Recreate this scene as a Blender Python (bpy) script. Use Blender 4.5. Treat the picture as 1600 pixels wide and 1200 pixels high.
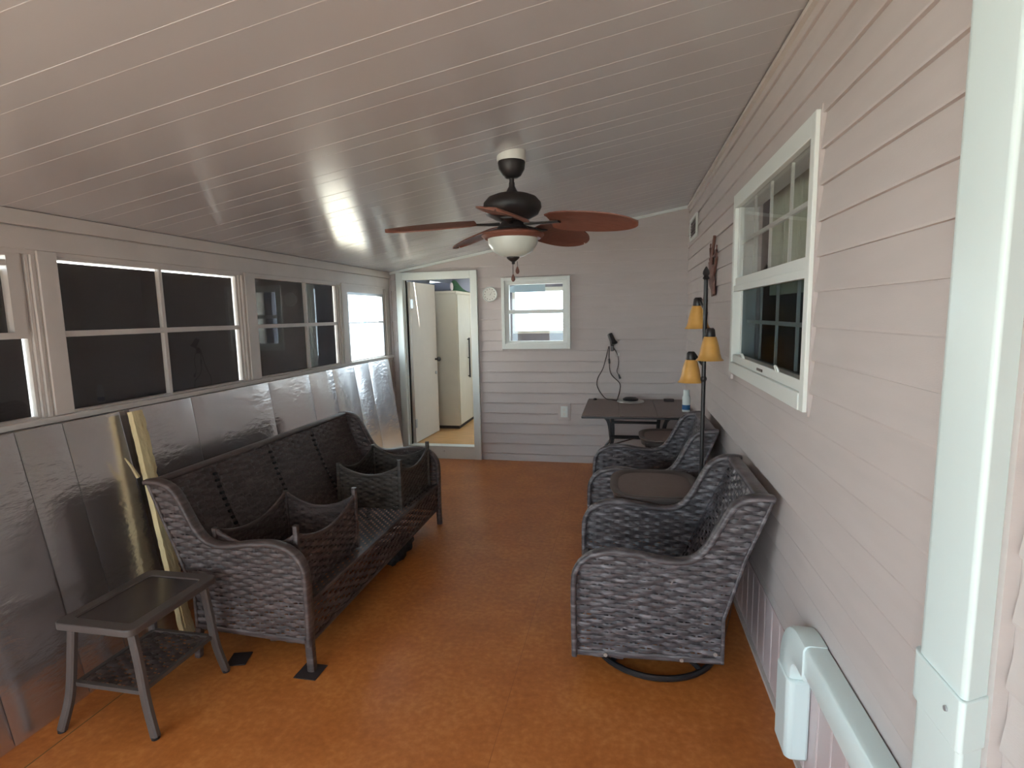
import bpy, math, random
from mathutils import Vector, Matrix
random.seed(7)
PI = math.pi
for o in list(bpy.data.objects): bpy.data.objects.remove(o)
scn = bpy.context.scene
COL = scn.collection

# ------------------------------------------------------------------ camera
F_PX, YAW, PITCH, ROLL, CAM_H = 857.29, 0.2022, 0.1256, -0.0192, 1.6183
fw = Vector((-math.sin(YAW)*math.cos(PITCH), math.cos(YAW)*math.cos(PITCH), -math.sin(PITCH)))
rt = Vector((math.cos(YAW), math.sin(YAW), 0)); up = rt.cross(fw)
r2 = rt*math.cos(ROLL)+up*math.sin(ROLL); u2 = -rt*math.sin(ROLL)+up*math.cos(ROLL)
cam_data = bpy.data.cameras.new('camera')
cam_data.sensor_width = 36; cam_data.lens = F_PX/1600*36; cam_data.clip_start = .02
cam = bpy.data.objects.new('camera', cam_data); COL.objects.link(cam)
m = Matrix((r2, u2, -fw)).transposed().to_4x4(); m.translation = Vector((0, 0, CAM_H))
cam.matrix_world = m
scn.camera = cam

# ------------------------------------------------------------------ world, light, exposure
scn.view_settings.view_transform = 'Standard'; scn.view_settings.look = 'None'
scn.view_settings.gamma = 1; scn.view_settings.use_curve_mapping = False
scn.view_settings.exposure = 1.45
world = bpy.data.worlds.new('sky'); scn.world = world; world.use_nodes = True
bg = world.node_tree.nodes['Background']
bg.inputs[0].default_value = (0.70, 0.885, 1.0, 1); bg.inputs[1].default_value = 3.2
sun_d = bpy.data.lights.new('sun', 'SUN'); sun_d.energy = 20; sun_d.angle = .01; sun_d.color = (1, .95, .88)
sun = bpy.data.objects.new('sun', sun_d); COL.objects.link(sun)   # high sun from the house side; the roof keeps it off the porch
sun.rotation_euler = Vector((-.62, .16, -.80)).to_track_quat('-Z', 'Y').to_euler()

# ------------------------------------------------------------------ materials
def srgb(r, g, b):
    f = lambda c: (c/255/12.92) if c/255 <= .04045 else ((c/255+.055)/1.055)**2.4
    return (f(r), f(g), f(b), 1)
def mat(name, col, rough=.6, metal=0., noise=0., nscale=8., bump=0., bscale=60., coat=0., stretch=(1,1,1), spec=.5, detail=4):
    mt = bpy.data.materials.new(name); mt.use_nodes = True
    nt = mt.node_tree; b = nt.nodes['Principled BSDF']
    b.inputs['Base Color'].default_value = col; b.inputs['Roughness'].default_value = rough
    b.inputs['Metallic'].default_value = metal; b.inputs['Coat Weight'].default_value = coat
    b.inputs['Specular IOR Level'].default_value = spec
    if noise or bump:
        tc = nt.nodes.new('ShaderNodeTexCoord'); mp = nt.nodes.new('ShaderNodeMapping')
        mp.inputs['Scale'].default_value = stretch
        nt.links.new(tc.outputs['Object'], mp.inputs[0])
    if noise:
        n = nt.nodes.new('ShaderNodeTexNoise'); n.inputs['Scale'].default_value = nscale; n.inputs['Detail'].default_value = detail
        nt.links.new(mp.outputs[0], n.inputs['Vector'])
        r = nt.nodes.new('ShaderNodeValToRGB')
        r.color_ramp.elements[0].position = .3; r.color_ramp.elements[1].position = .7
        r.color_ramp.elements[0].color = tuple(c*(1-noise) for c in col[:3])+(1,)
        r.color_ramp.elements[1].color = tuple(min(1, c*(1+noise)) for c in col[:3])+(1,)
        nt.links.new(n.outputs['Fac'], r.inputs[0]); nt.links.new(r.outputs[0], b.inputs['Base Color'])
    if bump:
        n2 = nt.nodes.new('ShaderNodeTexNoise'); n2.inputs['Scale'].default_value = bscale; n2.inputs['Detail'].default_value = 3
        nt.links.new(mp.outputs[0], n2.inputs['Vector'])
        bp = nt.nodes.new('ShaderNodeBump'); bp.inputs['Strength'].default_value = bump; bp.inputs['Distance'].default_value = .01
        nt.links.new(n2.outputs['Fac'], bp.inputs['Height']); nt.links.new(bp.outputs[0], b.inputs['Normal'])
    return mt
M = {}
M['siding'] = mat('vinyl_siding', srgb(196, 187, 184), .55, noise=.03, nscale=3, bump=.08, bscale=90, stretch=(1, 1, 6))
M['siding_back'] = M['siding']
M['ceiling'] = mat('ceiling_panel_paint', srgb(197, 196, 198), .19, noise=.02, nscale=1.5, bump=.004, spec=.8, bscale=5)
M['seam'] = mat('ceiling_seam', srgb(214, 212, 211), .25)
M['white'] = mat('white_vinyl', srgb(226, 232, 228), .35)
M['trimwhite'] = mat('painted_trim', srgb(205, 198, 192), .5, noise=.04, nscale=5)
M['cover'] = mat('line_cover_plastic', srgb(224, 240, 240), .28, spec=.4)
M['skirt'] = mat('skirting_vinyl', srgb(208, 192, 192), .45)
M['aluminium'] = mat('window_aluminium', srgb(170, 174, 178), .35, metal=.4)
M['dark_shade'] = mat('window_shade_cloth', srgb(44, 39, 40), .85, noise=.1, nscale=2)
M['black_gap'] = mat('dark_gap', srgb(20, 19, 19), .8)
M['foam'] = mat('yellow_foam', srgb(214, 199, 156), .9, noise=.12, nscale=22, bump=.5, bscale=70, stretch=(1, 1, .3))
M['foam_dark'] = mat('foam_crack', srgb(110, 92, 62), .95)
M['metal_black'] = mat('black_metal', srgb(34, 33, 36), .38, noise=.08, nscale=30)
M['bronze'] = mat('fan_bronze', srgb(46, 42, 42), .45, noise=.1, nscale=20)
M['blade'] = mat('fan_blade_palm', srgb(128, 82, 68), .5, noise=.12, nscale=14, stretch=(1, 6, 1), bump=.25, bscale=40)
M['frost'] = mat('frosted_glass', srgb(214, 222, 214), .3, noise=.05, nscale=10)
M['amber'] = mat('amber_glass', srgb(212, 162, 88), .35, noise=.14, nscale=9)
M['brown_metal'] = mat('table_brown_metal', srgb(112, 96, 91), .42, noise=.06, nscale=30, bump=.08, bscale=120)
M['table_grey'] = mat('table_grey_plastic', srgb(84, 76, 73), .4, noise=.06, nscale=12)
M['table_glass'] = mat('table_top_glass', srgb(66, 58, 56), .18)
M['pad'] = mat('felt_pad', srgb(48, 38, 38), .8)
M['cloth'] = mat('black_cloth', srgb(24, 24, 27), .75, noise=.2, nscale=20, bump=.5, bscale=50)
M['lizard'] = mat('rusty_metal', srgb(112, 78, 70), .45, metal=.3, noise=.25, nscale=25)
M['plastic_white'] = mat('white_plastic', srgb(226, 226, 218), .4)
M['bottle_white'] = mat('bottle_plastic', srgb(214, 224, 222), .35)
M['blue'] = mat('blue_label', srgb(38, 92, 140), .5)
M['silver'] = mat('silver_disc', srgb(190, 190, 188), .3, metal=.6)
M['cord'] = mat('cord_rubber', srgb(58, 48, 46), .6)
M['cabinet'] = mat('cabinet_paint', srgb(212, 204, 186), .62, noise=.02)
M['door'] = mat('door_paint', srgb(206, 198, 188), .7, noise=.02)
M['shed_wall'] = mat('shed_wall', srgb(120, 124, 140), .8)
M['green'] = mat('green_cloth', srgb(24, 84, 52), .8, noise=.3, nscale=25)
M['teal'] = mat('teal_paint', srgb(120, 210, 205), .6)
M['house'] = mat('neighbour_wall', srgb(240, 240, 238), .7)
M['ground'] = mat('outdoor_ground', srgb(170, 165, 150), .9, noise=.15, nscale=2)
M['curtain'] = mat('curtain_cloth', srgb(176, 184, 160), .9, noise=.06, nscale=12, stretch=(1, 6, 1))
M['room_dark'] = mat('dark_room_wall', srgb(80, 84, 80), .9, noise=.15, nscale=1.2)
M['screen'] = mat('insect_screen', srgb(50, 56, 58), .8)
M['muntin'] = mat('muntin_white', srgb(212, 218, 210), .4)
M['valance'] = mat('window_valance', srgb(150, 180, 200), .8)

def wicker_mat(name, c0, c1, c2, rough):
    mt = bpy.data.materials.new(name); mt.use_nodes = True
    nt = mt.node_tree; b = nt.nodes['Principled BSDF']; b.inputs['Roughness'].default_value = rough
    tc = nt.nodes.new('ShaderNodeTexCoord'); mp = nt.nodes.new('ShaderNodeMapping'); mp.inputs['Scale'].default_value = (1, 1, 7)
    n = nt.nodes.new('ShaderNodeTexNoise'); n.inputs['Scale'].default_value = 9; n.inputs['Detail'].default_value = 3
    r = nt.nodes.new('ShaderNodeValToRGB'); e = r.color_ramp.elements
    e[0].position = .32; e[0].color = c0; e[1].position = .72; e[1].color = c2
    k = e.new(.52); k.color = c1
    nt.links.new(tc.outputs['Object'], mp.inputs[0]); nt.links.new(mp.outputs[0], n.inputs['Vector'])
    nt.links.new(n.outputs['Fac'], r.inputs[0]); nt.links.new(r.outputs[0], b.inputs['Base Color'])
    n2 = nt.nodes.new('ShaderNodeTexNoise'); n2.inputs['Scale'].default_value = 160
    nt.links.new(mp.outputs[0], n2.inputs['Vector'])
    bp = nt.nodes.new('ShaderNodeBump'); bp.inputs['Strength'].default_value = .25; bp.inputs['Distance'].default_value = .004
    nt.links.new(n2.outputs['Fac'], bp.inputs['Height']); nt.links.new(bp.outputs[0], b.inputs['Normal'])
    return mt
M['wicker'] = wicker_mat('grey_resin_wicker', srgb(60, 55, 58), srgb(86, 80, 83), srgb(138, 132, 136), .28)  # pale ramp end puts strand highlights into the colour
M['wicker_brown'] = wicker_mat('brown_resin_wicker', srgb(60, 51, 50), srgb(80, 68, 66), srgb(106, 93, 91), .42)
M['wicker_dark'] = wicker_mat('dark_resin_wicker', srgb(56, 50, 47), srgb(74, 68, 63), srgb(98, 92, 86), .42)

def floor_mat():
    mt = bpy.data.materials.new('orange_vinyl_floor'); mt.use_nodes = True
    nt = mt.node_tree; b = nt.nodes['Principled BSDF']; b.inputs['Roughness'].default_value = .33
    b.inputs['Specular IOR Level'].default_value = .35
    tc = nt.nodes.new('ShaderNodeTexCoord')
    n = nt.nodes.new('ShaderNodeTexNoise'); n.inputs['Scale'].default_value = 3.2; n.inputs['Detail'].default_value = 8; n.inputs['Roughness'].default_value = .62
    v = nt.nodes.new('ShaderNodeTexNoise'); v.inputs['Scale'].default_value = 34; v.inputs['Detail'].default_value = 6
    nt.links.new(tc.outputs['Object'], n.inputs['Vector']); nt.links.new(tc.outputs['Object'], v.inputs['Vector'])
    mx = nt.nodes.new('ShaderNodeMix'); mx.data_type = 'FLOAT'; mx.inputs[0].default_value = .5
    nt.links.new(n.outputs['Fac'], mx.inputs[2]); nt.links.new(v.outputs['Fac'], mx.inputs[3])
    r = nt.nodes.new('ShaderNodeValToRGB'); e = r.color_ramp.elements
    e[0].position = .34; e[0].color = srgb(170, 98, 48); e[1].position = .68; e[1].color = srgb(208, 136, 76)
    k = e.new(.5); k.color = srgb(188, 113, 57)
    nt.links.new(mx.outputs[0], r.inputs[0]); nt.links.new(r.outputs[0], b.inputs['Base Color'])
    bp = nt.nodes.new('ShaderNodeBump'); bp.inputs['Strength'].default_value = .06; bp.inputs['Distance'].default_value = .01
    nt.links.new(v.outputs['Fac'], bp.inputs['Height']); nt.links.new(bp.outputs[0], b.inputs['Normal'])
    return mt
M['floor'] = floor_mat()
M['shed_floor'] = mat('shed_floor', srgb(205, 160, 108), .4, noise=.12, nscale=5, stretch=(1, 4, 1))

def glass_mat(name, tint=(1, 1, 1, 1), ior=1.45, rough=0.0):
    mt = bpy.data.materials.new(name); mt.use_nodes = True
    nt = mt.node_tree; nt.nodes.clear()
    out = nt.nodes.new('ShaderNodeOutputMaterial'); mx = nt.nodes.new('ShaderNodeMixShader')
    lw_ = nt.nodes.new('ShaderNodeLayerWeight'); pw = nt.nodes.new('ShaderNodeMath'); pw.operation = 'POWER'; pw.inputs[1].default_value = 4.5
    fr = nt.nodes.new('ShaderNodeMath'); fr.operation = 'MULTIPLY_ADD'; fr.inputs[1].default_value = .7 if ior > 1.2 else .12; fr.inputs[2].default_value = ((ior-1)/(ior+1))**2*1.2
    nt.links.new(lw_.outputs['Facing'], pw.inputs[0]); nt.links.new(pw.outputs[0], fr.inputs[0])
    t = nt.nodes.new('ShaderNodeBsdfTransparent'); t.inputs[0].default_value = tint
    g = nt.nodes.new('ShaderNodeBsdfGlossy'); g.inputs['Roughness'].default_value = rough
    nt.links.new(fr.outputs[0], mx.inputs[0]); nt.links.new(t.outputs[0], mx.inputs[1]); nt.links.new(g.outputs[0], mx.inputs[2])
    nt.links.new(mx.outputs[0], out.inputs[0]); return mt
M['glass'] = glass_mat('window_glass')
M['glass_screen'] = glass_mat('screened_glass', (.62, .66, .68, 1), 1.1, .15)

def foil_mat():
    mt = bpy.data.materials.new('foil_facing'); mt.use_nodes = True
    nt = mt.node_tree; b = nt.nodes['Principled BSDF']
    b.inputs['Metallic'].default_value = .93; b.inputs['Roughness'].default_value = .24
    b.inputs['Base Color'].default_value = (.74, .71, .71, 1)
    tc = nt.nodes.new('ShaderNodeTexCoord')
    a = nt.nodes.new('ShaderNodeTexNoise'); a.inputs['Scale'].default_value = 26; a.inputs['Detail'].default_value = 4
    mp = nt.nodes.new('ShaderNodeMapping'); mp.inputs['Scale'].default_value = (1, .55, 1.3)
    nt.links.new(tc.outputs['Object'], mp.inputs[0]); nt.links.new(mp.outputs[0], a.inputs['Vector'])
    big = nt.nodes.new('ShaderNodeTexNoise'); big.inputs['Scale'].default_value = 2.2; big.inputs['Detail'].default_value = 2
    nt.links.new(tc.outputs['Object'], big.inputs['Vector'])
    rr = nt.nodes.new('ShaderNodeValToRGB'); rr.color_ramp.elements[0].position = .42; rr.color_ramp.elements[1].position = .62
    nt.links.new(big.outputs['Fac'], rr.inputs[0])
    mm = nt.nodes.new('ShaderNodeMath'); mm.operation = 'MULTIPLY'
    nt.links.new(a.outputs['Fac'], mm.inputs[0]); nt.links.new(rr.outputs[0], mm.inputs[1])
    bp = nt.nodes.new('ShaderNodeBump'); bp.inputs['Strength'].default_value = .35; bp.inputs['Distance'].default_value = .012
    nt.links.new(mm.outputs[0], bp.inputs['Height']); nt.links.new(bp.outputs[0], b.inputs['Normal'])
    return mt
M['foil'] = foil_mat()
M['foil_edge'] = mat('foil_edge', srgb(190, 184, 176), .5, metal=.3)

# ------------------------------------------------------------------ mesh helpers
class B:
    """collects geometry and links it as one mesh object"""
    def __init__(s): s.v = []; s.f = []
    def add(s, vs, fs):
        n = len(s.v); s.v += [tuple(x) for x in vs]; s.f += [tuple(i+n for i in f) for f in fs]; return s
    def box(s, x0, x1, y0, y1, z0, z1):
        return s.add([(x0,y0,z0),(x1,y0,z0),(x1,y1,z0),(x0,y1,z0),(x0,y0,z1),(x1,y0,z1),(x1,y1,z1),(x0,y1,z1)],
                     [(0,3,2,1),(4,5,6,7),(0,1,5,4),(1,2,6,5),(2,3,7,6),(3,0,4,7)])
    def prism(s, pts, a0, a1, fn):
        """polygon pts (2D) swept from a0 to a1; fn(p,q,a)->xyz"""
        n = len(pts); vs = [fn(p, q, a0) for p, q in pts]+[fn(p, q, a1) for p, q in pts]
        fs = [tuple(range(n))[::-1], tuple(range(n, 2*n))]+[(i, (i+1) % n, n+(i+1) % n, n+i) for i in range(n)]
        return s.add(vs, fs)
    def lathe(s, prof, cx=0, cy=0, cz=0, n=24, cap=True, axis='z'):
        vs = []; fs = []
        for r, z in prof:
            for k in range(n):
                a = 2*PI*k/n
                p = (r*math.cos(a), r*math.sin(a), z)
                if axis == 'y': p = (p[0], z, p[1])
                if axis == 'x': p = (z, p[0], p[1])
                vs.append((cx+p[0], cy+p[1], cz+p[2]))
        m_ = len(prof)
        for i in range(m_-1):
            for k in range(n):
                fs.append((i*n+k, i*n+(k+1) % n, (i+1)*n+(k+1) % n, (i+1)*n+k))
        if cap:
            fs.append(tuple(range(n))[::-1]); fs.append(tuple((m_-1)*n+k for k in range(n)))
        return s.add(vs, fs)
    def tube(s, pts, r, n=8, rz=None, side=None, ripple=0, flat=None):
        """round or elliptical tube along a path; r may be a list; rz second radius; side fixes the first axis"""
        pts = [Vector(p) for p in pts]; m_ = len(pts)
        rs = r if isinstance(r, (list, tuple)) else [r]*m_
        rzs = rz if isinstance(rz, (list, tuple)) else [rz]*m_
        vs = []; fs = []; prev = None
        for i, p in enumerate(pts):
            t = (pts[min(i+1, m_-1)]-pts[max(i-1, 0)]).normalized()
            if side is not None: a = Vector(side)
            elif prev is None: a = Vector((0, 0, 1)) if abs(t.z) < .8 else Vector((1, 0, 0))
            else: a = prev
            a = (a-t*a.dot(t)).normalized(); b_ = t.cross(a); prev = a
            k = 1+(ripple if i % 2 else 0)
            ra = rs[i]*k; rb = (rzs[i] if rzs[i] is not None else rs[i])*k
            for j in range(n):
                q = 2*PI*(j+.5)/n; c, d = math.cos(q), math.sin(q)
                if flat:  # squarer section
                    c = math.copysign(abs(c)**flat, c); d = math.copysign(abs(d)**flat, d)
                vs.append(p+a*ra*c+b_*rb*d)
        for i in range(m_-1):
            for j in range(n):
                fs.append((i*n+j, i*n+(j+1) % n, (i+1)*n+(j+1) % n, (i+1)*n+j))
        fs.append(tuple(range(n))[::-1]); fs.append(tuple((m_-1)*n+j for j in range(n)))
        return s.add(vs, fs)
    def obj(s, name, material, parent=None, loc=None, smooth=True, bevel=0, angle=35, world=True):
        off = Vector((0, 0, 0))
        if loc is not None: off = Vector(loc)
        elif parent is not None and world: off = wloc(parent)
        me = bpy.data.meshes.new(name)
        me.from_pydata([tuple(Vector(v)-off) for v in s.v], [], s.f); me.update()
        import bmesh
        bm = bmesh.new(); bm.from_mesh(me); bmesh.ops.recalc_face_normals(bm, faces=bm.faces); bm.to_mesh(me); bm.free()
        if smooth:
            for p in me.polygons: p.use_smooth = True
            me.set_sharp_from_angle(angle=math.radians(angle))
        me.materials.append(material)
        o = bpy.data.objects.new(name, me); COL.objects.link(o)
        if parent is not None:
            o.parent = parent
        elif loc is not None: o.location = loc
        if bevel:
            md = o.modifiers.new('bevel', 'BEVEL'); md.width = bevel; md.segments = 2; md.limit_method = 'ANGLE'
        return o
def wloc(o):
    """accumulated translation of a parent chain (built unrotated)"""
    v = Vector((0, 0, 0))
    while o is not None: v += o.location; o = o.parent
    return v
def thing(name, label, cat, loc, group=None, rz=0):
    o = bpy.data.objects.new(name, None); COL.objects.link(o); o.empty_display_size = .1
    o.location = loc; o.rotation_euler[2] = rz
    o['label'] = label; o['category'] = cat
    if group: o['group'] = group
    return o
def tag(o, label, cat, group=None):
    o['label'] = label; o['category'] = cat
    if group: o['group'] = group
    return o
def struct(o): o['kind'] = 'structure'; return o
def holder(name, loc=(0, 0, 0)):
    o = bpy.data.objects.new(name, None); COL.objects.link(o); o.location = loc; o['kind'] = 'structure'; return o
def spline(pts, n=8):
    """Catmull-Rom through pts"""
    P = [Vector(p) for p in pts]; out = []
    for i in range(len(P)-1):
        p0 = P[max(i-1, 0)]; p1 = P[i]; p2 = P[i+1]; p3 = P[min(i+2, len(P)-1)]
        for k in range(n):
            t = k/n
            out.append(.5*((2*p1)+(-p0+p2)*t+(2*p0-5*p1+4*p2-p3)*t*t+(-p0+3*p1-3*p2+p3)*t**3))
    out.append(P[-1]); return out

# ------------------------------------------------------------------ room dimensions
XL, XR, YB, YF = -2.589, .6365, 5.87, -2.4
SL = (2.665-2.112)/(XR-XL)
zc = lambda x: 2.112+SL*(x-XL)
EXP = .1143

# floor
fl = struct(B().box(XL-.1, XR+.1, YF, YB, -.12, 0).obj('floor', M['floor'], smooth=False))
B().box(-2.150, -2.1455, YF+.02, YB-.02, 0, .0008).obj('floor_seam', M['foam_dark'], fl, smooth=False)
B().box(-.472, -.4705, YF+.02, YB-.02, 0, .0006).obj('floor_seam', mat('vinyl_joint', srgb(150, 82, 40), .5), fl, smooth=False)

# ceiling: sheet with raised seams that run across the room
cl = struct(B().prism([(XL-.1, zc(XL-.1)), (XR+.1, zc(XR+.1)), (XR+.1, zc(XR+.1)+.08), (XL-.1, zc(XL-.1)+.08)], YF, YB+.1,
                      lambda p, q, a: (p, a, q)).obj('ceiling', M['ceiling'], smooth=False))
yk = 1.29-.3125*11
k = 0
while yk < YB:
    for dy, w, d in ((0, .0026, .0008), (.105, .002, .0005)):
        y = yk+dy
        if y < YF+.01 or y > YB-.02: continue
        B().prism([(XL, zc(XL)), (XR, zc(XR)), (XR, zc(XR)-d), (XL, zc(XL)-d)], y-w/2, y+w/2, lambda p, q, a: (p, a, q)).obj('ceiling_seam', M['seam'], cl, smooth=False)
    yk += .3125; k += 1

# ------------------------------------------------------------------ back wall with siding
def wall_with_holes(name, u0, u1, z0, z1fn, holes, place, material, th):
    """sheet split round rectangular holes; place(u,z,d)->xyz"""
    us = sorted({u0, u1}|{h for a in holes for h in a[:2]}); b = B()
    for a, c in zip(us[:-1], us[1:]):
        hs = sorted([h for h in holes if h[0] <= a+1e-6 and h[1] >= c-1e-6], key=lambda h: h[2])
        z = z0
        for h in hs+[None]:
            ta = h[2] if h else None
            za, zb = (ta, ta) if h else (z1fn(a), z1fn(c))
            if za-z > 1e-4:
                vs = [place(a, z, 0), place(c, z, 0), place(c, zb, 0), place(a, za, 0), place(a, z, th), place(c, z, th), place(c, zb, th), place(a, za, th)]
                b.add(vs, [(0, 1, 2, 3), (7, 6, 5, 4), (0, 4, 5, 1), (1, 5, 6, 2), (2, 6, 7, 3), (3, 7, 4, 0)])
            if h: z = h[3]
    return b.obj(name, material, smooth=False)
D_OUT = (-2.4985, -1.5645, 0, 2.1053); W_OUT = (-1.2975, -.556, 1.2473, 2.0123)
wb = struct(wall_with_holes('wall_back', XL-.1, XR+.1, 0, lambda x: zc(x)+.02, [(-2.47, -1.60, 0, 2.07), (-1.26, -.59, 1.29, 1.98)],
                            lambda u, z, d: (u, YB+d, z), M['siding'], .1))
def siding_piece(parent, u0, u1, z0, place, top=None, h=EXP, g=.0042):
    z1 = z0+h if top is None else top
    if z1-z0 < .012 or u1-u0 < .01: return
    t = (z1-z0)/EXP
    prof = [(0, z1), (-.0005, z1-g), (-.0135+.0120*min(1, t), z1-g-.0002), (-.0135, z0+.006), (-.0125, z0), (0, z0)]
    B().prism(prof, u0, u1, place).obj('siding_board', M['siding'], parent, smooth=False)
gaps = [(D_OUT[0]-.02, D_OUT[1]+.002, 0, D_OUT[3]), (W_OUT[0], W_OUT[1], W_OUT[2], W_OUT[3])]
z = .0806-EXP
while z < 2.62:
    z0 = max(z, 0); z1 = z+EXP
    xs = XL+max(0, (z1-.045-2.112)/SL) if z1 > 2.15 else XL+.012
    segs = [(xs, XR)]
    for g in gaps:
        if g[2] < z1-.03 and g[3] > z0+.03:
            ns = []
            for a, c in segs:
                if g[0] > a: ns.append((a, min(c, g[0])))
                if g[1] < c: ns.append((max(a, g[1]), c))
            segs = ns
    for a, c in segs:
        siding_piece(wb, a, c, z0, lambda d, zz, u: (u, YB+d, zz), top=min(z1, zc(c)-.002) if z > 2.5 else z1, g=.010)
    z += EXP
# crown strip under the ceiling on the back wall
struct(B().prism([(XL, zc(XL)-.028), (XR, zc(XR)-.028), (XR, zc(XR)-.002), (XL, zc(XL)-.002)], YB-.042, YB-.004, lambda p, q, a: (p, a, q)).obj('trim_1', M['white'], smooth=False))
# corner channel strips at the left end of the back wall
struct(B().box(XL+.003, XL+.022, YB-.022, YB-.0005, 0, 2.08).obj('trim_2', M['siding'], smooth=False))

# ------------------------------------------------------------------ right wall
R_OUT = (2.04, 3.415, 1.262, 2.262)
wr = struct(wall_with_holes('wall_right', YF, YB+.1, 0, lambda y: 2.70, [(2.08, 3.375, 1.31, 2.22)],
                            lambda u, z, d: (XR+d, u, z), M['siding'], .12))
z = 2.245-EXP*17
while z < 2.66:
    z0 = max(z, .362); z1 = z+EXP
    if z1 > .37:
        segs = [(YF, .982), (1.013, YB-.004)]
        if R_OUT[2] < z1-.02 and R_OUT[3] > z0+.02: segs = [(YF, .982), (1.013, R_OUT[0]-.019), (R_OUT[1]+.019, YB-.004)]
        for a, c in segs: siding_piece(wr, a, c, z0, lambda d, zz, u: (XR+d, u, zz), top=min(z1, 2.655))
    z += EXP
struct(B().box(XR-.03, XR-.001, YF, YB-.031, 2.632, 2.652).obj('trim_3', M['trimwhite'], smooth=False))
struct(wall_with_holes('wall_front_added', XL, XR, 0, lambda x: zc(x)+.01, [(-1.9, -.4, .05, 2.05)], lambda u, z, d: (u, YF-d, z), M['siding'], .1))  # unseen end wall, added to limit daylight from behind the camera
# grooved skirting below the siding, every panel its own piece
y = YF; me0 = None; k = 0
ys = 2.472-.1145*45
while ys < YB-.02:
    if ys > YF:
        if me0 is None:
            w = .1145
            o = B().prism([(0, 0), (-.010, .004), (-.012, .010), (-.012, w-.008), (-.004, w-.004), (-.004, w), (0, w)], .0, .342,
                          lambda p, q, a: (p, q, a)).obj('skirting_panel', M['skirt'], None, smooth=False)
            o.parent = wr; me0 = o
        else:
            o = me0.copy(); COL.objects.link(o)
        o.location = (XR-.0005, ys, .018)
    ys += .1145
struct(B().box(XR-.016, XR-.0005, YF, YB-.014, .360, .372).obj('trim_4', M['skirt'], smooth=False))
struct(B().box(XR-.028, XR-.0005, YF, YB-.014, .0, .018).obj('baseboard_right', M['trimwhite'], smooth=False))
struct(B().box(XR-.022, XR-.0005, .994, 1.011, .37, 2.63).obj('trim_5', M['siding'], smooth=False))

# right window (double hung, white vinyl)
w5 = holder('window_5', (XR, 2.73, 1.262))
x0, x1 = XR-.028, XR+.10
y0, y1, zz0, zz1 = R_OUT; fr = .048
B().box(x0, x1, y0, y0+fr, zz0, zz1).obj('jamb', M['white'], w5, bevel=.003)
B().box(x0, x1, y1-fr, y1, zz0, zz1).obj('jamb', M['white'], w5, bevel=.003)
B().box(x0+.001, x1, y0+fr, y1-fr, zz1-.075, zz1).obj('head', M['white'], w5, bevel=.003)
B().box(x0-.004, x1, y0+fr, y1-fr, zz0, zz0+.062).obj('window_sill', M['white'], w5, bevel=.003)
zm = 1.745
B().box(x0+.012, x0+.05, y0+fr, y1-fr, zm, zm+.055).obj('meeting_rail', M['white'], w5, bevel=.003)
B().box(x0+.004, x0+.030, y0+fr, y1-fr, zm-.020, zm+.012).obj('rail_lip', M['white'], w5, bevel=.002)
ya, yb_ = y0+fr, y1-fr
B().box(x0+.020, x0+.045, ya, ya+.02, zm+.055, zz1-.075).obj('sash_stile', M['white'], w5)
B().box(x0+.020, x0+.045, yb_-.02, yb_, zm+.055, zz1-.075).obj('sash_stile', M['white'], w5)
B().box(x0+.046, x0+.07, ya, ya+.03, zz0+.062, zm).obj('sash_stile', M['white'], w5)
B().box(x0+.046, x0+.07, yb_-.03, yb_, zz0+.062, zm).obj('sash_stile', M['white'], w5)
B().box(x0+.010, x0+.07, ya, yb_, zz0+.062, zz0+.105).obj('bottom_rail', M['white'], w5, bevel=.003)
B().box(x0+.026, x0+.030, ya+.02, yb_-.02, zm+.055, zz1-.075).obj('pane', M['glass'], w5, smooth=False)
B().box(x0+.050, x0+.054, ya+.03, yb_-.03, zz0+.105, zm).obj('pane', M['glass_screen'], w5, smooth=False)
for q_, (a_, c_, e_, g_) in enumerate(((y0-.013, y0, zz0, zz1), (y1, y1+.013, zz0, zz1), (y0-.013, y1+.013, zz0-.013, zz0), (y0-.013, y1+.013, zz1, zz1+.013))):
    B().box(XR-.0150, XR-.0005, a_, c_, e_, g_).obj('siding_channel', M['siding'], w5, smooth=False)
for j in range(3):
    yy = ya+.02+(yb_-ya-.04)*(j+1)/4
    B().box(x0+.033, x0+.043, yy-.008, yy+.008, zm+.055, zz1-.075).obj('muntin', M['muntin'], w5)
    B().box(x0+.075, x0+.085, yy-.008, yy+.008, zz0+.105, zm).obj('muntin', M['muntin'], w5)
zq = (zm+.055+zz1-.075)/2
B().box(x0+.033, x0+.044, ya+.02, yb_-.02, zq-.009, zq+.009).obj('muntin', M['muntin'], w5)
zq = (zz0+.105+zm)/2
B().box(x0+.075, x0+.086, ya+.03, yb_-.03, zq-.009, zq+.009).obj('muntin', M['muntin'], w5)
for yy in (2.42, 3.08):
    B().tube(spline([(x0+.012, yy-.018, zz0+.103), (x0+.004, yy-.014, zz0+.125), (x0+.004, yy+.014, zz0+.125), (x0+.012, yy+.018, zz0+.103)], 4), .004, 6).obj('sash_catch', M['white'], w5)
B().box(x0+.006, x0+.012, 2.66, 2.76, zz0+.074, zz0+.086).obj('sash_latch', M['table_grey'], w5, bevel=.002)
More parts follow.
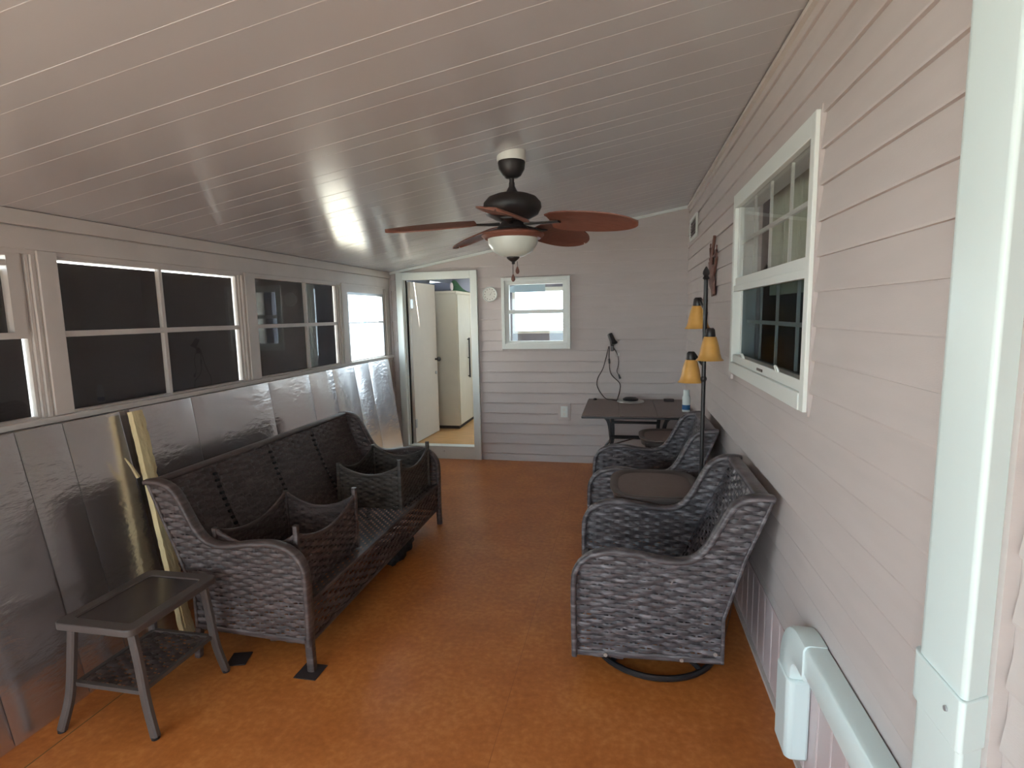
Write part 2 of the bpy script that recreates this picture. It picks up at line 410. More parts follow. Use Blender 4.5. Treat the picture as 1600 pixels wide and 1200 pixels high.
# the unlit room behind it: plain walls and a curtain at the far side
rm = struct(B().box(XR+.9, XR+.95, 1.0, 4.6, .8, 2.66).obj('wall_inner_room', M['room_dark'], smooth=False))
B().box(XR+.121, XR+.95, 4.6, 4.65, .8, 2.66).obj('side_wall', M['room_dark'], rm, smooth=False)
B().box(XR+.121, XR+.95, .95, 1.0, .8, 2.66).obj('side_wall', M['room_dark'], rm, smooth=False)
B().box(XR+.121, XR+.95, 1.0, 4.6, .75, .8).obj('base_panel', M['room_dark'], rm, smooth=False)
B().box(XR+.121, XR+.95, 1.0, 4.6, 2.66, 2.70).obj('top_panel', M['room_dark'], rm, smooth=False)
def curtain(y0, y1, z0, z1, x, name='curtain'):
    b = B(); n = 60; vs = []
    for i in range(n+1):
        yy = y0+(y1-y0)*i/n; xx = x+.022*math.sin(i*1.3)
        vs += [(xx, yy, z0), (xx, yy, z1), (xx+.004, yy, z0), (xx+.004, yy, z1)]
    fs = []
    for i in range(n):
        a = 4*i; c = a+4
        fs += [(a, c, c+1, a+1), (a+2, a+3, c+3, c+2), (a+1, c+1, c+3, a+3), (a, a+2, c+2, c)]
    return b.add(vs, fs).obj(name, M['curtain'])
tag(curtain(2.86, 3.44, 1.70, 2.45, XR+.20), 'pale green curtain behind the far side of the big white window', 'curtain')

# ------------------------------------------------------------------ left wall with its window band
SILL, WHEAD = 1.19, 1.925
bays = [(-2.2, .15), (.72, 2.035), (2.13, 3.42), (3.53, 4.76), (4.865, 5.76)]
holes = [(a, b, SILL if a > 0 else .30, WHEAD+(0 if a > 0 else .08)) for a, b in bays]
wl = struct(wall_with_holes('wall_left', YF, YB+.1, 0, lambda y: 2.13, holes, lambda u, z, d: (XL-d, u, z), M['trimwhite'], .1))
struct(B().box(XL, XL+.022, YF, YB-.024, 2.045, 2.112).obj('trim_6', M['trimwhite'], bevel=.002))
struct(B().box(XL, XL+.010, .52, YB-.024, 1.945, 2.040).obj('trim_7', M['trimwhite'], bevel=.002))
struct(B().box(XL, XL+.030, .52, YB-.024, 1.165, 1.192).obj('trim_8', M['trimwhite'], bevel=.003))
struct(B().box(XL, XL+.014, .52, YB-.024, 1.130, 1.160).obj('trim_9', M['trimwhite'], bevel=.002))
for i, (a, c) in enumerate(zip([b_[1] for b_ in bays[:-1]], [b_[0] for b_ in bays[1:]])):
    struct(B().box(XL, XL+.012, a+.004, c-.004, 1.193, 1.944).obj('trim_%d' % (10+i), M['trimwhite'], bevel=.002))
for i, (a, c) in enumerate(bays):
    i -= 1
    if i < 0:   # unseen open bay beside the camera, added for side daylight
        w = holder('window_8', (XL, (a+c)/2, SILL))
        for y_ in (a, (a+c)/2-.02, c-.04): B().box(XL-.05, XL-.01, y_, y_+.04, .30, WHEAD+.08).obj('post', M['trimwhite'], w)
        continue
    w = holder('window_%d' % (i+1), (XL, (a+c)/2, SILL))
    xa, xb = XL-.055, XL-.005
    B().box(xa, xb, a, a+.008, SILL, WHEAD).obj('jamb', M['trimwhite'], w)
    # right side jamb is a stack of three narrow tracks
    for j in range(3):
        B().box(xa-.01*j, XL+.004-.012*j, c-.006-.018*j-.014, c-.006-.018*j, SILL, WHEAD).obj('jamb_track', M['trimwhite'], w)
    B().box(xa, xb, a+.008, c-.06, SILL, SILL+.010).obj('bottom_rail', M['trimwhite'], w)
    B().box(xa, xb, a+.008, c-.06, WHEAD-.012 if i < 3 else WHEAD-.06, WHEAD).obj('head', M['trimwhite'], w)
    zm_ = 1.568; e = c-.060
    mt = M['trimwhite'] if i < 3 else M['aluminium']
    B().box(xa+.008, xb-.004, a+.008, e, zm_-(.014 if i < 3 else .008), zm_+(.014 if i < 3 else .008)).obj('meeting_rail', mt, w)
    if i == 3:
        B().box(xa+.005, xb-.002, a+.008, a+.05, SILL, WHEAD-.06).obj('sash_stile', M['aluminium'], w)
        B().box(xa+.005, xb-.002, e-.028, e, SILL, WHEAD-.06).obj('sash_stile', M['aluminium'], w)
        B().box(xa+.005, xb-.002, a+.05, e-.028, WHEAD-.085, WHEAD-.06).obj('sash_rail', M['aluminium'], w)
    else:
        ym = {0: 1.1, 1: 2.735, 2: 4.21}[i]
        B().box(xa+.012, xb-.012, ym-.011, ym+.011, SILL+.01, zm_-.014).obj('muntin', M['trimwhite'], w)
        B().box(xa+.012, xb-.012, ym-.011, ym+.011, zm_+.014, WHEAD-.012).obj('muntin', M['trimwhite'], w)
        if i == 0:
            B().box(xa+.004, xb-.002, e-.055, e, zm_+.014, WHEAD-.012).obj('sash_stile', M['trimwhite'], w)
            B().box(xa+.006, xb-.004, a+.02, e-.055, WHEAD-.055, WHEAD-.030).obj('sash_rail', M['trimwhite'], w)
    ya_, yb2 = a+.008, e
    B().box(XL-.036, XL-.033, ya_, yb2, SILL+.01, zm_-.01).obj('pane', M['glass'], w, smooth=False)
    B().box(XL-.036, XL-.033, ya_, yb2, zm_+.01, WHEAD-.012).obj('pane', M['glass'], w, smooth=False)
    if i < 3:  # outside shade, a little short of the opening on its far side and top
        top = WHEAD-(.062, .014, .002)[i]
        B().box(XL-.050, XL-.046, a+.020, e-.004, SILL+.010, top-.006).obj('window_shade', M['dark_shade'], w, smooth=False)

# ------------------------------------------------------------------ door opening in the back wall and the shed behind
d1 = holder('door_1', (-2.03, YB, 0))
B().box(-2.4985, -2.427, YB-.035, YB+.02, 0, 2.105).obj('casing', M['white'], d1, bevel=.003)
B().box(-1.642, -1.5645, YB-.035, YB+.02, 0, 2.105).obj('casing', M['white'], d1, bevel=.003)
B().box(-2.427, -1.642, YB-.034, YB+.02, 2.021, 2.105).obj('casing_head', M['white'], d1, bevel=.003)
B().box(-2.427, -1.642, YB-.03, YB+.09, 0, .146).obj('step_board', M['white'], d1, bevel=.003)
B().box(-2.427, -2.412, YB+.02, YB+.10, .146, 2.021).obj('jamb', M['white'], d1)
B().box(-1.657, -1.642, YB+.02, YB+.10, .146, 2.021).obj('jamb', M['white'], d1)
B().lathe([(.006, -.003), (.006, 0)], -2.0, YB-.031, .09, 10, axis='y').obj('step_screw', M['aluminium'], d1)
# door leaf swung into the shed
ang = math.radians(87)
lf = bpy.data.objects.new('door_leaf', None); COL.objects.link(lf); lf.parent = d1
leaf = B().box(0, .72, -.035, 0, 0, 1.855).obj('door_panel', M['door'], None, bevel=.003)
leaf.name = 'door_leaf_panel'
bpy.data.objects.remove(lf)
leaf.name = 'door_leaf'; leaf.parent = d1
leaf.location = Vector((-2.400, YB+.055, .152))-d1.location; leaf.rotation_euler[2] = ang
for zz in (.18, 1.56):
    o = B().box(-.012, .03, -.046, -.034, zz, zz+.10).obj('hinge', M['aluminium'], None); o.parent = leaf
o = B().lathe([(.012, 0), (.012, .03), (.026, .035), (.03, .05), (.022, .066), (.0, .068)], 0, 0, 0, 14, axis='y').obj('door_knob', M['bronze'], None)
o.parent = leaf; o.location = (.655, -.035, .93); o.rotation_euler[2] = PI; o.location[1] = -.035
o = B().lathe([(.02, 0), (.02, .012), (.0, .014)], 0, 0, 0, 14, axis='y').obj('deadbolt', M['aluminium'], None)
o.parent = leaf; o.location = (.655, -.035, .76); o.rotation_euler[2] = PI
B().box(-2.427, -2.405, YB+.03, YB+.05, .146, 2.02).obj('door_stop', M['black_gap'], d1)

# shed shell
YS = 8.25
struct(B().box(XL-.1, XR+.1, YB+.1, YS+.1, 0, .144).obj('floor_shed', M['shed_floor'], smooth=False))
struct(B().box(XL-.1, XR+.1, YB+.1, YS+.1, 2.35, 2.42).obj('ceiling_shed', M['house'], smooth=False))
ws = struct(wall_with_holes('wall_shed_left', YB+.1, YS+.1, .144, lambda y: 2.35, [(7.2, 8.1, 1.2, 2.1)], lambda u, z, d: (XL-d, u, z), M['shed_wall'], .1))  # opening added out of view to let daylight into the shed
struct(wall_with_holes('wall_shed_right', YB+.1, YS+.1, .144, lambda y: 2.35, [], lambda u, z, d: (XR+d, u, z), M['house'], .1))
struct(wall_with_holes('wall_shed_back', XL, XR, .144, lambda y: 2.35, [(-1.66, -.60, 1.33, 2.02), (-.3, .5, 1.0, 2.1)], lambda u, z, d: (u, YS+d, z), M['shed_wall'], .1))  # right-hand opening is an unseen addition that lights the shed
w6 = holder('window_6', (-1.13, YS, 1.33))
for x_ in (-1.66, -.64): B().box(x_, x_+.04, YS-.01, YS+.04, 1.33, 2.02).obj('jamb', M['white'], w6)
B().box(-1.62, -.64, YS-.01, YS+.04, 1.33, 1.37).obj('bottom_rail', M['white'], w6)
B().box(-1.62, -.64, YS-.01, YS+.04, 1.96, 2.02).obj('head', M['white'], w6)
for j in range(14):
    zz = 1.375+.04*j
    if zz < 1.52: B().box(-1.10, -.85, YS+.004, YS+.012, zz, zz+.012).obj('blind_slat', M['plastic_white'], w6, smooth=False)
# valance above the far shed window: an arched cloth band
b = B(); pts = []
for j in range(13):
    xx = -1.70+.55*j/12; pts.append((xx, 2.03+.09*math.sin(PI/2*j/12)))
b.prism(pts+[(-1.15, 1.95), (-1.70, 1.95)], YS-.05, YS-.045, lambda p, q, a: (p, a, q)).obj('valance', M['valance'], w6, smooth=False)

# storage cabinet in the shed
cb = thing('storage_cabinet', 'tall cream storage cabinet with dark bar handles seen through the doorway', 'cabinet', (-2.33, 7.35, .144))
B().box(-2.575, -2.099, 6.79, 7.95, .185, 1.90).obj('body', M['cabinet'], cb, bevel=.004)
B().box(-2.57, -2.11, 6.80, 7.94, .144, .185).obj('plinth', M['bronze'], cb)
B().box(-2.585, -2.094, 6.78, 7.96, 1.90, 1.935).obj('cabinet_top', M['cabinet'], cb, bevel=.004)
for a_, c_ in ((6.80, 7.36), (7.37, 7.94)):
    dd = B().box(-2.099, -2.083, a_, c_, .20, 1.89).obj('door', M['cabinet'], cb, bevel=.003)
    yy = 7.20 if a_ < 7 else 7.44
    hb = B().tube([(-2.058, yy, .78), (-2.058, yy, 1.32)], .011, 8)
    for zz in (.80, 1.05, 1.30): hb.tube([(-2.083, yy, zz), (-2.058, yy, zz)], .008, 6)
    hb.obj('handle', M['bronze'], dd)
gb = B()
for i in range(16):
    t = i/15*2*PI
b = B(); n = 14; vs = []; fs = []
for i in range(n+1):
    for j in range(9):
        u, v = i/n, j/8
        vs.append((-2.50+.38*u, 6.98+.72*v, 1.936+.13*math.sin(PI*u)*math.sin(PI*v)*(1+.35*math.sin(9*u+5*v))))
for i in range(n):
    for j in range(8): fs.append((i*9+j, (i+1)*9+j, (i+1)*9+j+1, i*9+j+1))
base = [(x, y, 1.936) for x, y, z in vs]
b.add(vs, fs)
tag(b.obj('folded_cloth', M['green'], smooth=True, loc=(-2.31, 7.28, 1.936)), 'green cloth heaped on top of the cream cabinet', 'cloth')
rl = thing('rolled_mat', 'grey roll with a pale end lying above the cream cabinet', 'roll', (-2.3, 6.86, 1.937))
for o in (B().tube([(-2.56, 6.86, 1.992), (-2.18, 6.86, 1.992)], .055, 16).obj('roll', M['shed_wall'], rl),
          B().lathe([(.05, 0), (.05, .012), (.02, .016)], -2.18, 6.86, 1.992, 16, axis='x').obj('end_cap', M['skirt'], rl)): pass

# ------------------------------------------------------------------ small back window
w7 = holder('window_7', (-.927, YB, 1.2473))
a, c, z0_, z1_ = W_OUT
xa0, xa1 = YB-.032, YB+.03
B().box(a, a+.035, xa0, xa1, z0_, z1_).obj('jamb', M['white'], w7, bevel=.002)
B().box(c-.035, c, xa0, xa1, z0_, z1_).obj('jamb', M['white'], w7, bevel=.002)
B().box(a+.035, c-.035, xa0, xa1, z1_-.035, z1_).obj('head', M['white'], w7, bevel=.002)
B().box(a+.035, c-.035, xa0, xa1, z0_, z0_+.06).obj('window_sill', M['white'], w7, bevel=.002)
B().box(a+.035, a+.08, xa0+.02, xa1+.02, z0_+.06, z1_-.035).obj('sash_stile', M['white'], w7)
B().box(c-.08, c-.035, xa0+.02, xa1+.02, z0_+.06, z1_-.035).obj('sash_stile', M['white'], w7)
B().box(a+.08, c-.08, xa0+.02, xa1+.02, z1_-.075, z1_-.035).obj('sash_rail', M['white'], w7)
B().box(a+.08, c-.08, xa0+.02, xa1+.02, z0_+.06, z0_+.085).obj('bottom_rail', M['white'], w7)
B().box(a+.08, c-.08, xa0+.018, xa1+.02, 1.626, 1.668).obj('meeting_rail', M['white'], w7, bevel=.002)
B().box(a+.08, c-.08, YB+.02, YB+.023, z0_+.085, 1.626).obj('pane', M['glass'], w7, smooth=False)
B().box(a+.08, c-.08, YB+.02, YB+.023, 1.668, z1_-.075).obj('pane', M['glass'], w7, smooth=False)

# ------------------------------------------------------------------ outdoors
struct(B().box(-14, 14, -14, 20, -.40, -.13).obj('ground', M['ground'], smooth=False))
hs = thing('neighbouring_house', 'white house wall with teal louvred shutter seen through the far left window', 'house', (-6.1, 7, -.13))
B().box(-6.3, -6.1, 1, 15, -.13, 3.4).obj('wall', M['house'], hs, smooth=False)
sh = B().box(-6.1, -6.07, 12.1, 12.75, 1.75, 2.35).obj('shutter', M['teal'], hs, smooth=False)
for j in range(6): B().box(-6.07, -6.05, 12.14, 12.71, 1.79+.092*j, 1.84+.092*j).obj('louvre', M['teal'], sh, smooth=False)
B().tube([(-6.06, 12.25, -.1), (-6.06, 12.25, 1.6)], .03, 10).obj('drain_pipe', M['teal'], hs)

# ------------------------------------------------------------------ foil-faced boards leaning on the left wall
def lean_board(label, y0, y1, cuts, xt, xb, zt, dz_end=0):
    root = thing('insulation_board', label, 'board', (xb, (y0+y1)/2, 0), 'foil-faced boards leaning on the left wall')
    e = [y0]+cuts+[y1]; th = .03
    nrm = Vector((zt, 0, xb-xt)).normalized()
    for a, c in zip(e[:-1], e[1:]):
        g = .0014
        n = max(2, int((c-a)/.12)); b = B(); vs = []; fs = []
        rows = 10
        def pt(y, t, d):
            # slight buckle of the sheet, different on every strip
            bk = .0022*math.sin(1.7*y+2.0*t)+.0008*math.sin(4.3*y+4*t*t)
            edge = min(y-(a+g), (c-g)-y); bk *= 1
            dip = .0014*max(0, 1-edge/.006)
            x = xb+(xt-xb)*t; z = zt*t
            p = Vector((x, y, z))+nrm*(bk-dip-d)
            p.z = max(p.z, .001)
            return tuple(p)
        yl = [a+g, a+g+.010]+[a+(c-a)*i/n for i in range(1, n)]+[c-g-.010, c-g]
        for d in (0, th):
            for y in yl:
                for r in range(rows+1): vs.append(pt(y, r/rows, d if d else 0))
        m_ = len(yl); R = rows+1
        for i in range(m_-1):
            for r in range(rows):
                q = i*R+r
                fs.append((q, q+R, q+R+1, q+1)); q += m_*R
                fs.append((q, q+1, q+R+1, q+R))
        for i in range(m_-1):
            for r in (0, rows):
                q = i*R+r; fs.append((q, q+R, q+R+m_*R, q+m_*R))
        for i in (0, m_-1):
            for r in range(rows):
                q = i*R+r; fs.append((q, q+1, q+1+m_*R, q+m_*R))
        b.add(vs, fs).obj('foil_panel', M['foil'], root, angle=50)
    return root
lean_board('foil-faced wall board nearest the camera, left of the yellow foam strip', .55, 2.30, [1.50, 1.806, 2.009], -2.515, -2.290, 1.165)
lean_board('long foil-faced wall board behind the wicker sofa, right of the yellow foam strip', 2.37, 5.62, [2.79, 3.52, 4.046, 4.424, 4.82, 5.135], -2.53, -2.375, 1.165)

# yellow foam strip over the joint, with a ragged edge, a crack and a splinter
fs_ = thing('foam_strip', 'pale yellow broken foam strip leaning upright between the two foil boards', 'foam strip', (-2.2, 2.25, 0))
def strip_piece(name, w0, w1, d0, d1, seed, t0=0, t1=1, rag=.006, m='foam'):
    rnd = random.Random(seed); b = B(); n = 46; vs = []; fs = []
    for i in range(n+1):
        t = t0+(t1-t0)*i/n
        c = Vector((-2.212+(-2.472+2.212)*t, 2.265+(2.342-2.265)*t, .002+1.160*t))
        j0 = rnd.uniform(-rag, rag)*.5; j1 = rnd.uniform(-rag, rag)
        nv = Vector((.975, 0, .22))
        for w, d in ((w0+j0, d0), (w1+j1, d0), (w1+j1, d1), (w0+j0, d1)):
            p = c+Vector((0, w, 0))+nv*d; p.z = max(p.z, .001); vs.append(tuple(p))
    for i in range(n):
        for k in range(4): fs.append((4*i+k, 4*i+(k+1) % 4, 4*i+4+(k+1) % 4, 4*i+4+k))
    fs += [(3, 2, 1, 0), (4*n, 4*n+1, 4*n+2, 4*n+3)]
    return b.add(vs, fs).obj(name, M[m], fs_, smooth=False)
strip_piece('foam_core', -.034, .008, -.004, .026, 3, rag=.004)
strip_piece('foam_edge', .012, .034, -.004, .021, 5, rag=.006)
strip_piece('crack', .005, .015, -.003, .014, 6, m='foam_dark')
strip_piece('splinter_block', -.022, .006, .024, .031, 8, .04, .26, .003)
B().tube([(-2.40, 2.26, .84), (-2.405, 2.235, .90), (-2.42, 2.215, .95)], [.010, .007, .003], 5).obj('splinter', M['foam'], fs_)

# ------------------------------------------------------------------ wicker weaving
def intervals(poly, z):
    xs = []
    n = len(poly)
    for i in range(n):
        (x0, z0), (x1, z1) = poly[i], poly[(i+1) % n]
        if (z0 <= z < z1) or (z1 <= z < z0): xs.append(x0+(x1-x0)*(z-z0)/(z1-z0))
    xs.sort(); return list(zip(xs[::2], xs[1::2]))
def weave(poly, place, row=.0195, pitch=.052, amp=.0060, gapk=1.06, stakes=True, seed=1, skip=None):
    """woven strands filling a 2D polygon (a,b); place(a,b,d)->xyz. Real strands that go over and under upright stakes."""
    rnd = random.Random(seed); b = B()
    zs = [p[1] for p in poly]; z0, z1 = min(zs), max(zs); nr = max(1, int(round((z1-z0)/row))); row = (z1-z0)/nr
    for j in range(nr):
        zc_ = z0+row*(j+.5); hh = row*gapk/2
        for a, c in intervals(poly, zc_):
            if c-a < .01: continue
            k0 = int(math.floor(a/pitch))-1; k1 = int(math.ceil(c/pitch))+1; xs = sorted({min(max((k_+q_)*pitch, a), c) for k_ in range(k0, k1+1) for q_ in (0, .25, .42, .58, .75)})
            vs = []; wob = rnd.uniform(-.0012, .0012)
            for x in xs:
                if skip and skip(x, zc_): pass
                s_ = math.cos(PI*x/pitch+PI*j); off = amp*math.copysign(abs(s_)**.45, s_)
                zz = zc_+wob+.0008*math.sin(x*31+j)
                h2 = hh*(1.0+.04*s_)
                vs += [place(x, zz-h2, off*.75-.0004), place(x, zz, off+.0012), place(x, zz+h2, off*.75-.0004)]
            fs = []
            for i in range(len(xs)-1):
                q = 3*i; fs += [(q, q+3, q+4, q+1), (q+1, q+4, q+5, q+2)]
            b.add(vs, fs)
    if stakes:
        xs = [p[0] for p in poly]; T = [(q, p) for p, q in poly]
        k0, k1 = int(math.ceil(min(xs)/pitch)), int(math.floor(max(xs)/pitch))
        for k_ in range(k0, k1+1):
            x = k_*pitch
            for a, c in intervals(T, x):
                w = .005
                b.add([place(x-w, a, 0), place(x+w, a, 0), place(x+w, c, 0), place(x-w, c, 0)], [(0, 1, 2, 3)])
    return b
def rail(path, w, t, ripple=.05, n=10, side=(0, 1, 0), flat=.6):
    """wrapped band along a path: elliptical tube with windings"""
    P = [Vector(p) for p in path]; out = [P[0]]; acc = 0
    L = sum((P[i+1]-P[i]).length for i in range(len(P)-1)); m_ = max(8, int(L/.011))
    # resample evenly
    res = []; seg = 0; d = 0; lens = [(P[i+1]-P[i]).length for i in range(len(P)-1)]
    for i in range(m_+1):
        s_ = L*i/m_
        acc = 0; k_ = 0
        while k_ < len(lens)-1 and acc+lens[k_] < s_: acc += lens[k_]; k_ += 1
        res.append(P[k_].lerp(P[k_+1], (s_-acc)/lens[k_] if lens[k_] else 0))
    return B().tube(res, w, n, rz=t, side=side, ripple=ripple, flat=flat)

# arm / side outline shared by sofa and chairs (u forward, z up): front foot -> arm -> dip -> wing -> back tip
def side_profile(fr_x, sc=1.0, zf=.11):
    return [(0, zf), (-.003, .44), (.015, .525), (.06, .575), (.115, .598), (.175, .606), (.27, .598), (.36, .583), (.44, .580), (.505, .602),
            (.555, .660), (.60, .745), (.645, .825), (.70, .862), (.76, .872), (.80, .868)]
def make_seat(kind, width, wick, rail_m, zf, bottom_back, ymid):
    """parts in local coordinates: u (depth) measured from the front towards the back, returned as builder functions"""
    pass

def seating(root, origin, width, wm, sgn, zf, back_low, leg_len, seams=None, dense=1.0):
    """wicker seat: origin = local (x of front, y of near side); depth runs along sgn*x; near side y0, far side y0+width"""
    ox, oy = origin
    prof = side_profile(0, zf=zf)
    top = spline([(p[0], 0, p[1]) for p in prof], 4)
    tp = [(v.x, v.z) for v in top]
    poly = tp+[(.80, .85), (.70, .585), (back_low, .34), (back_low, zf+.028)]
    X = lambda u: ox+sgn*u
    for s, yy in (('near', oy), ('far', oy+width)):
        dn = -1 if s == 'near' else 1
        weave(poly, lambda a, b_, d: (X(a), yy+dn*d, b_), seed=3 if s == 'near' else 4, pitch=.052*dense, row=.0195*dense).obj('side_panel', wm, root, world=False, angle=60)
        arm = rail([(X(p[0]+.004), yy, p[1]) for p in tp], .026, .013).obj('arm_rail', wm, root, world=False, angle=60)
        rail([(X(.80), yy, .862), (X(.70), yy, .60), (X(back_low), yy, .34), (X(back_low), yy, zf+.024)], .010, .008).obj('back_post', wm, root, world=False, angle=60)
        rail([(X(.01), yy, zf+.012), (X(back_low), yy, zf+.034)], .007, .014).obj('bottom_rail', wm, root, world=False, angle=60)
        if leg_len:
            rail([(X(.008), yy, zf+.03), (X(.004), yy, .004)], .019, .019, side=(0, 1, 0)).obj('leg', wm, root, world=False)
            rail([(X(back_low-.01), yy, zf+.03), (X(back_low+.01), yy, .004)], .016, .016, side=(0, 1, 0)).obj('leg', wm, root, world=False)
    # back rest: leaning surface between the wings
    seat_z = .32
    b0 = Vector((X(.515), 0, seat_z)); b1 = Vector((X(.755), 0, .862))
    Lb = (b1-b0).length; dr = (b1-b0)/Lb; nb = Vector((-dr.z*sgn, 0, dr.x*sgn))
    if nb.x*sgn > 0: nb = -nb
    back = weave([(0.012, 0), (width-.012, 0), (width-.012, Lb), (.012, Lb)],
                 lambda a, b_, d: tuple(b0+dr*b_+nb*(d-.025*math.sin(PI*b_/Lb))+Vector((0, oy+a, 0))), seed=9, pitch=.052*dense, row=.0195*dense)
    backo = back.obj('backrest', wm, root, world=False, angle=60)
    weave([(0.012, 0), (width-.012, 0), (width-.012, .30), (.012, .30)],
          lambda a, b_, d: (X(.80-.10*(1-b_/.30)*1.0)+sgn*d, oy+a, .56+b_), seed=10, pitch=.052*dense, row=.0195*dense).obj('back_panel', wm, root, world=False, angle=60)
    weave([(0.012, 0), (width-.012, 0), (width-.012, .44), (.012, .44)],
          lambda a, b_, d: (X(back_low+max(0, (.70-back_low)*(b_-.24)/.20))+sgn*d, oy+a, zf+.01+b_), seed=11, pitch=.052*dense, row=.0195*dense).obj('back_panel', wm, root, world=False, angle=60)
    # top rail over the backrest
    rail([(X(.765), oy, .868), (X(.765), oy+width, .868)], .030, .012, side=(1, 0, 0)).obj('top_rail', wm, root, world=False, angle=60)
    # seams in the backrest: columns of little holes / knots
    if seams:
        for sy in seams:
            kb = B()
            for q in range(15):
                t = .06+.9*q/15; p = b0+dr*(Lb*t)+nb*(.010-.025*math.sin(PI*t))
                kb.box(p.x-.007, p.x+.007, oy+sy+.006, oy+sy+.026, p.z-.006, p.z+.006)
            kb.obj('binding_seam', M['black_gap'], root, world=False)['kind'] = 'stuff'
            rail([tuple(b0+dr*(Lb*t_)+nb*(.006-.025*math.sin(PI*t_))+Vector((0, oy+sy+.034, 0))) for t_ in (0, .25, .5, .75, 1)], .006, .006, side=(1, 0, 0), n=6).obj('back_rib', wm, root, world=False)
    # seat deck: open flat weave
    sd = B(); n1 = int(width/.026); n2 = 20
    for i in range(n1):
        y_ = oy+.014+(width-.028)*(i+.5)/n1; vs = []
        for j in range(n2*2+1):
            u = .012+.50*j/(n2*2); vs += [(X(u), y_-.009, seat_z+.003*math.cos(PI*j/2+PI*i)), (X(u), y_+.009, seat_z+.003*math.cos(PI*j/2+PI*i))]
        sd.add(vs, [(2*j, 2*j+1, 2*j+3, 2*j+2) for j in range(n2*2)])
    for j in range(n2):
        u = .012+.50*(j+.5)/n2
        sd.add([(X(u-.008), oy+.012, seat_z), (X(u+.008), oy+.012, seat_z), (X(u+.008), oy+width-.012, seat_z), (X(u-.008), oy+width-.012, seat_z)], [(0, 1, 2, 3)])
    sd.obj('seat', wm, root, world=False, angle=60)
    # front apron and its top rail
    weave([(0.014, zf+.005), (width-.014, zf+.005), (width-.014, seat_z), (.014, seat_z)],
          lambda a, b_, d: (X(.008)-sgn*d, oy+a, b_), seed=12, pitch=.052*dense, row=.0195*dense).obj('front_apron', wm, root, world=False, angle=60)
    rail([(X(.012), oy+.01, seat_z+.004), (X(.012), oy+width-.01, seat_z+.004)], .014, .010, side=(1, 0, 0)).obj('seat_rail', wm, root, world=False)
    rail([(X(.010), oy+.01, zf+.010), (X(.010), oy+width-.01, zf+.010)], .011, .011, side=(1, 0, 0)).obj('apron_rail', wm, root, world=False)
    for u_, z_ in () if leg_len else ((.14, zf+.018), (.46, zf+.029), (back_low-.03, zf+.07)):
        B().lathe([(.009, 0), (.009, .004), (.004, .007)], X(u_), oy-.016, z_, 10, axis='y').obj('bolt', M['silver'], root, world=False)

# sofa (front faces +x), near side y=2.12, far side y=3.93
sofa = thing('wicker_sofa', 'long dark brown wicker sofa with curved arms along the left wall', 'sofa', (-1.80, 3.025, 0))
seating(sofa, (.395+.005, -.905), 1.81, M['wicker_brown'], -1, .13, .60, True, seams=(.33, .80, 1.27))

# swivel rocking chairs (front faces -x)
def swivel_chair(label, loc, rz=0):
    root = thing('swivel_chair', label, 'chair', loc, 'grey wicker swivel chairs by the right wall', rz)
    seating(root, (-.395, -.32), .64, M['wicker'], 1, .115, .625, False)
    # round swivel base
    cx = -.035; ring = [(cx+.285*math.cos(2*PI*i/40), .285*math.sin(2*PI*i/40), .016) for i in range(41)]
    B().tube(ring, .014, 8, side=(0, 0, 1)).obj('base_ring', M['metal_black'], root, world=False)
    sp = B()
    for i in range(4):
        t = PI/4+i*PI/2
        sp.tube([(cx+.28*math.cos(t), .28*math.sin(t), .018), (cx+.15*math.cos(t), .15*math.sin(t), .05), (cx, 0, .07)], .012, 8)
    sp.obj('base_spokes', M['metal_black'], root, world=False)
    B().lathe([(.035, .05), (.035, .12), (.06, .125), (.06, .14)], cx, 0, 0, 16).obj('swivel_post', M['metal_black'], root, world=False)
    B().box(-.30, .18, -.22, .22, .14, .165).obj('rocker_plate', M['metal_black'], root, world=False, bevel=.004)
    return root
swivel_chair('grey wicker swivel chair nearest the camera, its whole side showing', (.185, 2.60, 0))
swivel_chair('grey wicker swivel chair beyond the oval tray table, behind the lamp pole', (.175, 3.88, 0))

# ------------------------------------------------------------------ upturned wicker ottomans on the sofa
def ottoman(label, x0, x1, y0, y1, z0, wm, rz=0):
    cx, cy = (x0+x1)/2, (y0+y1)/2; hx, hy = (x1-x0)/2, (y1-y0)/2
    root = thing('wicker_ottoman', label, 'ottoman', (cx, cy, z0), 'upturned wicker ottomans on the sofa', rz)
    H = .30
    def wall(half, place, seed):
        n = 14; sc = lambda a: H-.075*math.cos(PI/2*a/half)**.8 if abs(a) < half else H
        top = [(-half+2*half*i/n, sc(-half+2*half*i/n)) for i in range(n+1)]
        poly = [(-half, 0)]+[(half, 0)]+top[::-1]
        weave(poly, place, pitch=.045, row=.018, seed=seed).obj('wall_panel', wm, root, world=False, angle=60)
        rail([place(a, b_, 0) for a, b_ in top], .010, .008, side=(0, 0, 1)).obj('rim', wm, root, world=False)
    wall(hy, lambda a, b_, d: (hx+d, a, b_), 21); wall(hy, lambda a, b_, d: (-hx-d, a, b_), 22)
    wall(hx, lambda a, b_, d: (a, -hy-d, b_), 23); wall(hx, lambda a, b_, d: (a, hy+d, b_), 24)
    for sx in (-1, 1):
        for sy in (-1, 1):
            rail([(sx*hx, sy*hy, .0), (sx*hx, sy*hy, H+(.045 if sx > 0 else .008))], .013, .013, side=(1, 0, 0)).obj('leg', wm, root, world=False)
    B().box(-hx+.01, hx-.01, -hy+.01, hy-.01, .002, .010).obj('base_panel', wm, root, world=False, smooth=False)
    return root
ottoman('upturned wicker ottoman at the near end of the sofa seat', -1.905, -1.475, 2.175, 2.735, .330, M['wicker_brown'])
ottoman('upturned wicker ottoman at the far end of the sofa seat', -1.905, -1.46, 3.335, 3.865, .330, M['wicker_dark'])

